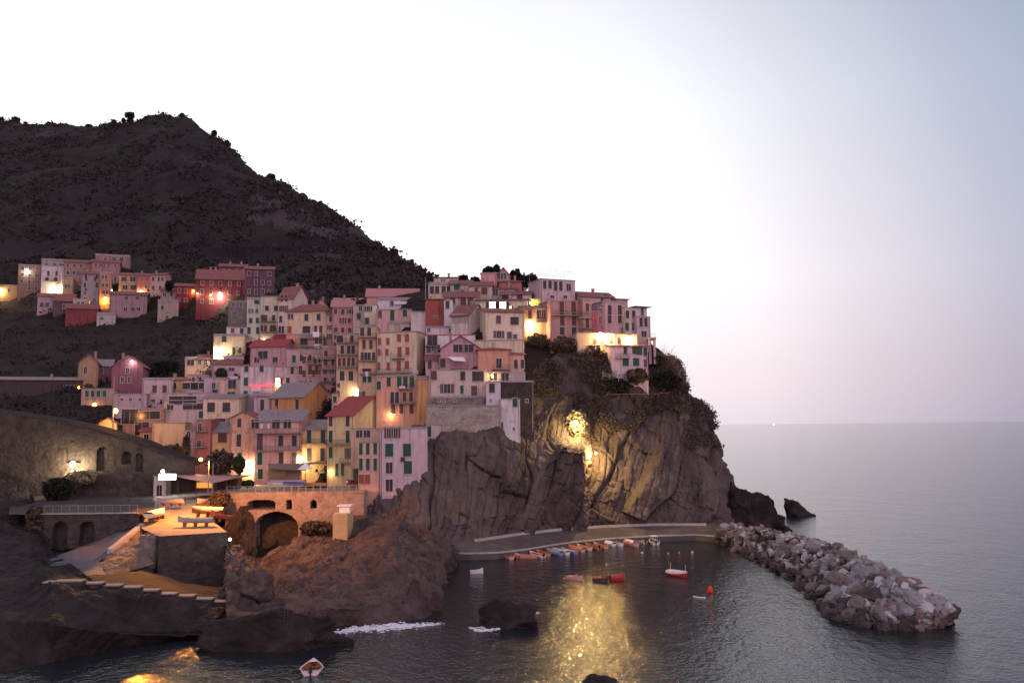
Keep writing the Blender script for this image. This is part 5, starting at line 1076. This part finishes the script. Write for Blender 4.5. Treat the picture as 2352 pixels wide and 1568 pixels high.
# scrub over the mountain: nobody could count it
A = MA[:, 2:]; w = []
sel = rgn.integers(0, A.shape[0], 22000), rgn.integers(0, A.shape[1] - 8, 22000)
pts = A[sel]; keep = np.array([noise.noise(Vector(p) * .03) + .6 * noise.noise(Vector(p) * .11) > -.12 for p in pts]); pts = pts[keep]
sz_ = rgn.uniform(.5, 1.5, (len(pts), 1)) ** 1.5; pp = np.repeat(pts, 9, 0) + rgn.normal(size=(len(pts) * 9, 3)) * (1.2, 1.2, .75) * np.repeat(sz_, 9, 0) + (0, 0, .3)
o = link('mountain_scrub', leaf_mesh('mountain_scrub', pp, .95, LEAFM, rgn)); o['kind'] = 'stuff'
A = VA[:, 3:-3]; sel = rgn.integers(0, 120, 12000), rgn.integers(0, A.shape[1], 12000); pts = A[sel]
keep = np.array([noise.noise(Vector(p) * .07) + .5 * noise.noise(Vector(p) * .2) > .0 for p in pts]); pts = pts[keep]
pp = np.repeat(pts, 4, 0) + rgn.normal(size=(len(pts) * 4, 3)) * (.8, .8, .5) + (0, -.2, .4)
o = link('terrace_undergrowth', leaf_mesh('terrace_undergrowth', pp, .5, LEAFM, rgn)); o['kind'] = 'stuff'
A = CA; nu_, nv_ = A.shape[:2]; i = rgn.integers(int(nu_ * .28), int(nu_ * .9), 40000); j = (rgn.uniform(0, 1, 40000) ** 1.5 * nv_ * .62).astype(int); pts = A[i, j]
keep = np.array([noise.noise(Vector(p) * .12) + .5 * noise.noise(Vector(p) * .33) > -.25 + .9 * max(0, jj / nv_ - .12) for p, jj in zip(pts, j)]); pts = pts[keep]
pts = pts[[(p[2] > 19) and (p[0] > 12 or p[2] > 32) for p in pts]]
pp = np.repeat(pts, 4, 0) + rgn.normal(size=(len(pts) * 4, 3)) * (.5, .5, .3) + (0, -.25, .12)
o = link('cliff_undergrowth', leaf_mesh('cliff_undergrowth', pp, .24, LEAFC, rgn)); o['kind'] = 'stuff'
# trees that show against the sky
for k, (u, vt, vb, wd, Y, lb) in enumerate([(2, 262, 290, 20, 800, 'dark tree clump on the ridge at the left picture edge'), (36, 262, 288, 24, 795, 'loose crowned tree on the ridge beside the left edge clump'), (112, 279, 290, 14, 790, 'left of two low bushes on the level ridge'), (126, 281, 291, 9, 790, 'right of two low bushes on the level ridge'),
                                           (205, 284, 294, 20, 780, 'dome shaped bush in the dip of the ridge'), (262, 273, 284, 11, 770, 'small round bush on the ridge left of the thin pine'), (284, 271, 279, 8, 770, 'thin wispy tree beside the ridge pine'), (418, 259, 270, 16, 715, 'bush on the mountain summit'), (340, 266, 275, 20, 730, 'low bush left of the mountain summit'),
                                           (520, 318, 336, 22, 660, 'bush on the steep ridge right of the summit'), (492, 297, 309, 12, 670, 'small bush just right of the summit'), (622, 396, 410, 24, 620, 'domed bush half way down the ridge'), (700, 446, 458, 14, 580, 'small bush in the middle of the descending ridge'), (736, 460, 474, 12, 560, 'small bush below the middle of the descending ridge'), (905, 566, 584, 22, 460, 'bush low on the descending ridge')]):
    bushat('ridge_tree', lb, u - wd * .4, u + wd * .4, vt + (vb - vt) * .25, vb + 3, Y, 380, Y * .0017, LEAFM, 100 + k, 'tree', stem=4)
bushat('pine_tree', 'lone pine with a loose flat crown on the ridge left of the summit', 288, 309, 258, 272, 768, 260, 1.2, LEAFD, 140, 'tree', stem=7)
bushat('pine_tree', 'bushy pine foot beside the lone ridge pine', 293, 306, 273, 285, 768, 260, 1.3, LEAFD, 141, 'tree', stem=3)
for k, (u0, u1, vt, vb, Y, lb, m) in enumerate([(1108, 1140, 613, 632, 247, 'leafy roof garden on the pink top block', LEAFD), (1133, 1148, 608, 630, 249, 'taller tuft right of the roof garden', LEAFD), (1052, 1076, 632, 654, 247, 'dark round bush left on the crest', LEAFD), (1078, 1106, 636, 660, 249, 'dark round bush against the pink top block', LEAFD),
        (1170, 1184, 621, 650, 250, 'slim cypress like tree right of the pink gable', LEAFD), (1180, 1196, 617, 652, 249, 'taller slim tree right of the pink gable', LEAFD), (1192, 1214, 630, 668, 246, 'dark bush mass left of the pale mauve tower', LEAFD), (1208, 1234, 629, 662, 247, 'dark bush mass touching the pale mauve tower', LEAFD),
        (472, 540, 1034, 1092, 189, 'large square trimmed dark tree behind the bar', LEAFR), (536, 562, 1046, 1088, 187.5, 'green lamplit tree beside the bright lamp', LEAF), (556, 582, 1104, 1116, 183, 'low green shrub at the foot of the coral turret', LEAF),
        (1204, 1262, 768, 800, 211, 'dark rounded bush under the bright wall lamp', LEAFR), (1258, 1330, 774, 812, 211, 'dark shrub bank under the maroon house', LEAFR), (1326, 1388, 788, 830, 212, 'shrub bank left of the lone headland house', LEAFR), (1490, 1522, 812, 842, 214, 'round green bush right of the lone headland house', LEAF),
        (1440, 1486, 846, 880, 206, 'brown shrub under the lone headland house', LEAFR), (1392, 1440, 868, 905, 205, 'dark shrub bank above the path railing', LEAFD), (1500, 1560, 850, 900, 211, 'dark green bush on the headland slope by the reeds', LEAFD), (420, 436, 998, 1052, 203, 'dark cypress beside the yellow cube house', LEAFR), (350, 430, 1022, 1052, 200, 'dark hedge below the yellow cube house', LEAFR),
        (338, 420, 826, 868, 262, 'dark garden trees above the mauve shuttered house', LEAFD), (496, 520, 845, 872, 238, 'green garden tree in the western rows', LEAF), (150, 218, 1080, 1112, 182.4, 'bush paled to carry the glare of the white lamp on the left', LEAFGLARE), (100, 170, 1096, 1150, 176, 'dark bush below the blazing left lamp', LEAFD), (1302, 1350, 942, 1006, 196.6, 'bush paled to carry the glare of the floodlight on the headland path', LEAFGLARE), (60, 100, 1160, 1230, 150, 'dark shrub at the left end of the boathouse wall', LEAFR), (380, 396, 644, 668, 330, 'dark tree right of the pale pink upper village house', LEAFD),
        (484, 530, 1128, 1172, 171, 'dark shrubs below the masts at the platform edge', LEAFR), (690, 760, 1196, 1226, 168, 'ivy hanging on the rocks right of the river arch', LEAFR)]):
    bushat('bush' if 'tree' not in lb else 'garden_tree', lb, u0, u1, vt, vb, Y, 1100 if (u1 - u0) > 40 else 600, .42, m, 200 + k, 'tree' if 'tree' in lb else 'bush')
# long dry reeds at the cliff edge
e = empty('reed_clump', P(1540, 880, 216)); tag(e, 'clump of tall dry arching reeds on the skyline of the headland', 'reeds'); mb = MB(); rg = random.Random(9)
for k in range(170):
    u, v = rg.choice([(1525, 838), (1535, 845), (1540, 862), (1548, 868), (1560, 885), (1518, 832)]); b0 = P(u + rg.uniform(-7, 7), v + 6, 216) ; a = rg.uniform(-.9, 1.3); ln = rg.uniform(2.5, 6.2); pv = b0; dr = Vector((math.sin(a) * .6, rg.uniform(-.3, .3), 1)).normalized()
    for s_ in range(5):
        q = pv + dr * ln / 5; w_ = Vector((.075, 0, 0)) * (1 - s_ / 5.5); mb.quad(pv - w_, pv + w_, q + w_ * .8, q - w_ * .8); pv = q; dr = (dr + Vector((math.sin(a) * .16, 0, -.1 * s_ * .6))).normalized()
o = mb.build('blades', DRY, e); o.location = -e.location

# ------------------------------------------------------------------ surf
FOAM = paint('sea_foam', (.7, .72, .76), .8)
def foam(name, pts, n, w, seed):
    rg = random.Random(seed); bm = bmesh.new(); q = [G(u, v, 0) for u, v in pts]
    for _ in range(n):
        t_ = rg.random(); p = along(q, t_); k = math.sin(math.pi * t_) ** .5
        r = rg.uniform(.04, .2) * (k + .25); m_ = Matrix.Translation(p + Vector((rg.gauss(0, w * .4), rg.gauss(0, w) * k, rg.uniform(-.05, .15)))) @ Matrix.Diagonal((r * rg.uniform(1, 2.2), r, r * .5, 1))
        bmesh.ops.create_icosphere(bm, subdivisions=1, radius=1, matrix=m_)
    me = bpy.data.meshes.new(name); bm.to_mesh(me); bm.free(); me.materials.append(FOAM); o = link(name, me); o['kind'] = 'stuff'; return o
foam('sea_foam', [(770, 1454), (800, 1448), (840, 1443), (900, 1440), (950, 1438), (1012, 1432)], 900, .9, 1)
foam('sea_foam', [(1095, 1444), (1140, 1440), (1180, 1428), (1205, 1414), (1230, 1406)], 640, .95, 2)
foam('sea_foam', [(1080, 1442), (1100, 1448), (1150, 1446)], 60, .4, 3)

# ------------------------------------------------------------------ lamps: real bulbs on brackets, found on the surfaces they hang from
bpy.context.view_layer.update(); DG = bpy.context.evaluated_depsgraph_get()
def surface(u, v, default=200):
    ok, p, nn, *_ = SC.ray_cast(DG, C0, ray(u, v)); return (p, nn) if ok and p.y < 900 else (P(u, v, default), Vector((0, -1, 0)))
WARM = (1, .64, .28); SOD = (1, .38, .06); WHITE = (1, .78, .45); COOL = (1, .93, .8)
def lamp(label, u, v, watt, colr, off=.9, r=.22, name='wall_lamp', emit=14, pos=None, cat='lamp'):
    if pos is None:
        p, nn = surface(u, v); q = p + (C0 - p).normalized() * off
    else: q = pos; p = q + Vector((0, .9, .4))
    e = empty(name, q); tag(e, label, cat)
    bm = bmesh.new(); bmesh.ops.create_uvsphere(bm, u_segments=14, v_segments=9, radius=r); me = bpy.data.meshes.new('lamp_globe'); bm.to_mesh(me); bm.free()
    me.materials.append(glow('bulb_%d_%d' % (colr[1] * 100, emit), colr, emit)); g = link('lamp_globe', me, e); g.visible_shadow = True
    mb = MB(); a = p - q; mb.tube(a, (a.x * .2, a.y * .2, r + .18), .03, 5); mb.tube((a.x * .2, a.y * .2, r + .18), (0, 0, r + .1), .03, 5); mb.tube((0, 0, r + .004), (0, 0, r + .12), r * .9, 8, r * .4); mb.build('bracket', METAL, e)
    ld = bpy.data.lights.new('lamp_light', 'POINT'); ld.energy = watt; ld.color = colr; ld.shadow_soft_size = r * 1.15
    lo = bpy.data.objects.new('lamp_light', ld); COL.objects.link(lo); lo.parent = e; lo.location = (0, 0, -r * 1.6) if pos is None else (0, 0, -r * 1.5)
    return e
LAMPS = [('street lamp at the left edge of the upper village', 2, 664, 900, WARM), ('glaring street lamp under the white upper village house', 133, 661, 2200, WHITE), ('lamp on the tall brown upper village house', 62, 620, 350, COOL), ('orange lamp on the tower like upper village house', 242, 685, 1100, SOD),
         ('small lamp left of the yellow upper village house', 256, 667, 350, WARM), ('lamp in front of the coral red upper village house', 324, 669, 700, WARM), ('small lamp on the dark crimson house', 444, 668, 250, SOD), ('second small lamp on the dark crimson house', 453, 674, 150, WARM), ('small lamp left of the brightest crimson house lamp', 484, 678, 180, WARM),
         ('brightest lamp of the crimson house group', 505, 675, 1500, (1, .7, .45)), ('glaring lamp at the western edge of the main village', 501, 804, 1500, WHITE), ('tiny lamp at the foot of the pale green house', 606, 779, 60, WARM), ('glaring lamp at the corner of the orange lit house', 1219, 741, 1500, WARM), ('lamp inside the yellow lit niche', 1219, 695, 160, (1, .9, .3)),
         ('left lamp of the bright eastern lane', 1379, 768, 800, WARM), ('middle lamp of the bright eastern lane', 1397, 771, 1000, WARM), ('right lamp of the bright eastern lane', 1446, 777, 900, WARM), ('round lamp on a bracket at the yellow lit base of the tall narrow house', 820, 896, 420, WHITE), ('lamp under the salmon house balcony', 1130, 861, 150, WARM),
         ('lamp at the eave of the purple red gabled house', 303, 829, 150, COOL), ('small orange lamp over the row house', 181, 890, 320, SOD), ('orange road lamp left of the tall pole', 217, 930, 800, SOD), ('small lamp by the pinkish terrace house', 897, 951, 110, WARM), ('lamp at the right corner of the salmon pink house', 692, 1050, 700, WARM),
         ('small lamp beside the yellow house door', 756, 1081, 90, WARM), ('lamp glow inside the pale house window', 640, 882, 60, WARM)]
for lb, u, v, wt, cl in LAMPS: lamp(lb, u, v, wt * 2.8, cl, r=.22 if wt < 200 else .38 if wt < 800 else .55)
lamp('glaring white street lamp between the coral turret and the green tree', 571, 1063, 2600, WHITE, 1.2, .7)
lamp('glaring white lamp in the bushes below the retaining wall', 167, 1066, 9000, WHITE, pos=P(167, 1066, 182.6), r=.6, emit=25)
lamp('white lamp above the lit sign beside the bar', 374, 1082, 1200, COOL, pos=P(374, 1082, 180.3), r=.35)
lamp('glaring floodlight on the headland path above the cliff', 1322, 968, 9500, (1, .66, .24), pos=P(1322, 970, 192.3), r=.5, emit=20)
lamp('second path light at the top of the cliff fissure', 1372, 1030, 11000, (1, .6, .2), pos=P(1368, 1040, 192.5), r=.2)
lamp('orange street lamp on the tall pole by the road bend', 265, 943, 3000, SOD, pos=P(265, 943, 200), r=.55, emit=20)
lamp('orange street lamp on the slim red house', 461, 1055, 900, SOD, 1.4, .4)
lamp('white and red light on the corner of the boat platform', 526, 1239, 60, COOL, pos=G(528, 1238, 8.0), r=.22)
# sodium spot and post, added for the orange light on platform and rocks
ok = surface(461, 1055)[0]; sp = bpy.data.lights.new('added_flood_light', 'SPOT'); sp.energy = 50000; sp.color = (1, .31, .035); sp.spot_size = R_(144); sp.spot_blend = .12; sp.shadow_soft_size = .25
so = bpy.data.objects.new('added_flood_light', sp); COL.objects.link(so); so.location = P(478, 1060, 155); so.rotation_euler = Vector((.2, .05, -.98)).to_track_quat('-Z', 'Y').to_euler()
fl = so.location.copy(); e = empty('added_lamp_post', (fl.x, fl.y + .45, 9.7)); tag(e, 'slender added post carrying the orange spot over the boat platform', 'lamp post')
mb = MB(); mb.tube((0, 0, -.4), (0, 0, fl.z - 9.2), .06, 6); mb.build('post', METAL, e)
mb = MB(); mb.box(-.3, -.85, fl.z - 9.7 + .3, .3, .05, fl.z - 9.7 + .46); mb.build('added_lamp_hood', METAL, e)
so.parent = e; so.location = fl - e.location
s2 = bpy.data.lights.new('added_glitter_light', 'SPOT'); s2.energy = 50000; s2.color = (1, .36, .05); s2.spot_size = R_(30); s2.spot_blend = .4; s2.shadow_soft_size = .2  # spot and post added to give the orange glitter on the water
o2 = bpy.data.objects.new('added_glitter_light', s2); COL.objects.link(o2); f2 = P(296, 1100, 152); e = empty('added_lamp_post', (f2.x, f2.y + .45, 10.8)); tag(e, 'thin added post for the water glitter spot at the end of the walkway above the boathouse arches', 'lamp post')
mb = MB(); mb.tube((0, 0, -.4), (0, 0, f2.z - 10.3), .05, 6); mb.build('post', METAL, e)
mb = MB(); mb.box(-.3, -.85, f2.z - 10.8 + .3, .3, .05, f2.z - 10.8 + .46); mb.build('added_lamp_hood', METAL, e)
o2.parent = e; o2.location = f2 - e.location; o2.rotation_euler = Vector((27, -62, -17)).to_track_quat('-Z', 'Y').to_euler()
# road lamp pole
p = P(258, 1003, 199.6); mb = MB(); mb.tube((0, 0, -1), (0, 0, P(257, 866, 199.6).z - p.z), .16, 8, .1); o = mb.build('street_pole', PALEM); o.location = p; tag(o, 'tall pale pole at the road bend beside the orange street lamp', 'pole')
p = P(977.5, 706, 232); mb = MB(); mb.tube((0, 0, -1), (0, 0, P(977.5, 638, 232).z - p.z), .12, 8, .08); o = mb.build('street_pole', PALEM); o.location = p; tag(o, 'bare thin pole on the crest against the sky', 'pole')

# ------------------------------------------------------------------ small things hung and set about the houses
def hang(label, u0, u1, v0, v1, c, cat='laundry', name='laundry_sheet', off=.5):
    p, _ = surface((u0 + u1) / 2, (v0 + v1) / 2); Y = p.y - off; a, b = P(u0, v1, Y), P(u1, v0, Y); mb = MB(); n = 8
    for i in range(n):
        x0, x1 = a.x + (b.x - a.x) * i / n, a.x + (b.x - a.x) * (i + 1) / n; w0, w1 = .08 * math.sin(i * 1.9), .08 * math.sin((i + 1) * 1.9)
        mb.prism([(x0, Y + w0 * 1.6, a.z), (x1, Y + w1 * 1.6, a.z), (x1, Y + w1 * 1.6 + .03, a.z), (x0, Y + w0 * 1.6 + .03, a.z)], [(x0, Y + w0, b.z), (x1, Y + w1, b.z), (x1, Y + w1 + .03, b.z), (x0, Y + w0 + .03, b.z)])
    o = mb.build(name, paint('cloth_%d_%d_%d' % tuple(int(x * 99) for x in c), c, .9)); tag(o, label, cat)
hang('white sheet hung on the upper balcony of the dull pink house', 718, 733, 762, 774, (.75, .7, .76)); hang('white sheet hung on the lower balcony of the dull pink house', 721, 734, 790, 800, (.75, .7, .76))
hang('white shirts hung below the string of red lights', 577, 600, 888, 898, (.62, .56, .64)); hang('left white towel on the salmon pink house balcony', 598, 604, 973, 985, (.75, .65, .68)); hang('right white towel on the salmon pink house balcony', 614, 620, 973, 985, (.75, .65, .68))
hang('dark laundry row on the narrow orange cream house', 832, 852, 846, 852, (.1, .03, .06)); hang('white cloth below the dark laundry row', 839, 846, 853, 864, (.7, .64, .64)); hang('wreath like purple cloth on the large lilac house', 920, 930, 1049, 1059, (.14, .05, .15))
hang('white cloths on the terrace left of the glazed gable', 940, 960, 850, 859, (.6, .53, .55)); hang('white laundry on the long shuttered two coloured house', 917, 930, 886, 892, (.66, .58, .6)); hang('white covers on the lavender terrace roof', 905, 935, 692, 699, (.62, .58, .66), off=.8); hang('white cloth beside the bathroom doorway in the western rows', 523, 550, 864, 872, (.66, .62, .7))
# awning of the glazed gable house, red light string, wire frame, railings, fence, path cable
p, _ = surface(1045, 832); Y = p.y; mb = MB(); a, b, c, d = P(1028, 819, Y - .3), P(1065, 820, Y - .3), P(1070, 829, Y - 1.9), P(1042, 828, Y - 1.9); mb.prism([q - Vector((0, 0, .06)) for q in (d, c, b, a)], [d, c, b, a]); tag(mb.build('awning', paint('white_canvas', (.8, .75, .68))), 'white canvas awning over the balcony of the glazed gable house', 'awning')
p, _ = surface(597, 888); Y = p.y - .9; mb = MB(); cu = [P(u, 884 + 1.2 * math.sin((u - 573) / 40 * math.pi), Y) for u in np.linspace(573, 625, 27)]
for q in cu:
    k = Matrix.Translation(q); r = .11 if q.x < cu[20].x else .2
    mb.tube(q - Vector((0, 0, r)), q + Vector((0, 0, r)), r, 6)
e = empty('string_lights', cu[0]); tag(e, 'string of glowing red lights across the grey white house', 'string lights'); sub('bulbs', mb, glow('red_bulbs', (1, .035, .05), 4), e)
mb = MB()
for a, b in zip(cu, cu[1:]): mb.tube(a + Vector((0, 0, .15)), b + Vector((0, 0, .15)), .025, 4)
sub('cable', mb, METAL, e)
R0, M, d_, n_, wd, dep, h = FR['tower']; mb = MB(); x0, x1, z0 = -wd / 2 + .2, wd / 2 - .6, h + .2
for x in np.linspace(x0, x1, 5): mb.tube((x, .4, z0), (x, .4, z0 + 2.2), .04, 5); mb.tube((x, dep - .4, z0), (x, dep - .4, z0 + 2.2), .04, 5)
for y in (.4, dep - .4): mb.tube((x0, y, z0 + 2.2), (x1, y, z0 + 2.2), .04, 5)
for x in (x0, x1): mb.tube((x, .4, z0 + 2.2), (x, dep - .4, z0 + 2.2), .04, 5)
mb.build('pergola_frame', PALEM, R0)
R0, M, d_, n_, wd, dep, h = FR['lilac']; mb = MB(); railing(mb, -wd / 2 + .3, wd / 2 - .3, .4, h + .32, 1.0, .5); mb.build('terrace_railing', PALEM, R0)
mb = MB()
a, b = P(1490, 776, 213), P(1506, 776, 213); mb.box(a.x, 212, a.z - .35, b.x, 216, a.z); tag_ = empty('veranda', Vector(((a.x + b.x) / 2, 214, P(1500, 812, 213).z))); tag(tag_, 'little veranda on two pillars jutting from the last house at the cliff edge', 'veranda'); sub('slab', mb, CONC, tag_)
for u in (1493, 1503.5): mb = MB(); q = P(u, 812, 213); mb.box(q.x - .28, 212.6, q.z - 2.5, q.x + .28, 213.2, a.z - .354); sub('pillar', mb, plaster(MAUV), tag_)
mb = MB(); railing(mb, a.x + .1, b.x - .1, 212.1, a.z + .003, 1.0, .35); sub('railing', mb, METAL, tag_)
mb = MB(); pr = [surface(u, v)[0] + Vector((0, -.8, 0)) for u, v in ((1384, 866), (1400, 871), (1420, 872), (1440, 870), (1458, 866))]
for a, b in zip(pr, pr[1:]):
    for z in (.4, .75, 1.1): mb.tube(a + Vector((0, 0, z)), b + Vector((0, 0, z)), .04, 5)
    mb.tube(a - Vector((0, 0, .5)), a + Vector((0, 0, 1.2)), .06, 5)
tag(mb.build('fence', PALEM), 'pale rail fence on the slope below the lone headland house', 'fence')
mb = MB(); pr = [surface(u, v)[0] + Vector((0, -1.0, .2)) for u, v in ((1392, 908), (1420, 907.5), (1450, 907), (1480, 907), (1510, 906), (1530, 904), (1539, 902))]
for a, b in zip(pr, pr[1:]): mb.tube(a, b, .045, 5); mb.tube(a - Vector((0, 0, 1)), a, .03, 5)
tag(mb.build('path_railing', paint('rail_lamplight_tint', (.4, .2, .12))), 'rope railing with lamplight painted in orange, along the headland path near the cliff top', 'railing')  # the orange is lamplight painted into the rail colour
mb = MB(); q = surface(657, 1425)[0] + Vector((0, -.3, 0)); a = q + Vector((0, 0, 1.6)); 
for s_ in (-.22, .22): mb.tube(q + Vector((s_, 0, -1.6)), a + Vector((s_, .5, 0)), .04, 5)
for k in range(9): z = -1.4 + k * .34; mb.tube(q + Vector((-.22, .16 * k / 3, z)), q + Vector((.22, .16 * k / 3, z)), .03, 5)
tag(mb.build('ladder', METAL), 'metal bathing ladder on the low rock ledge', 'ladder')
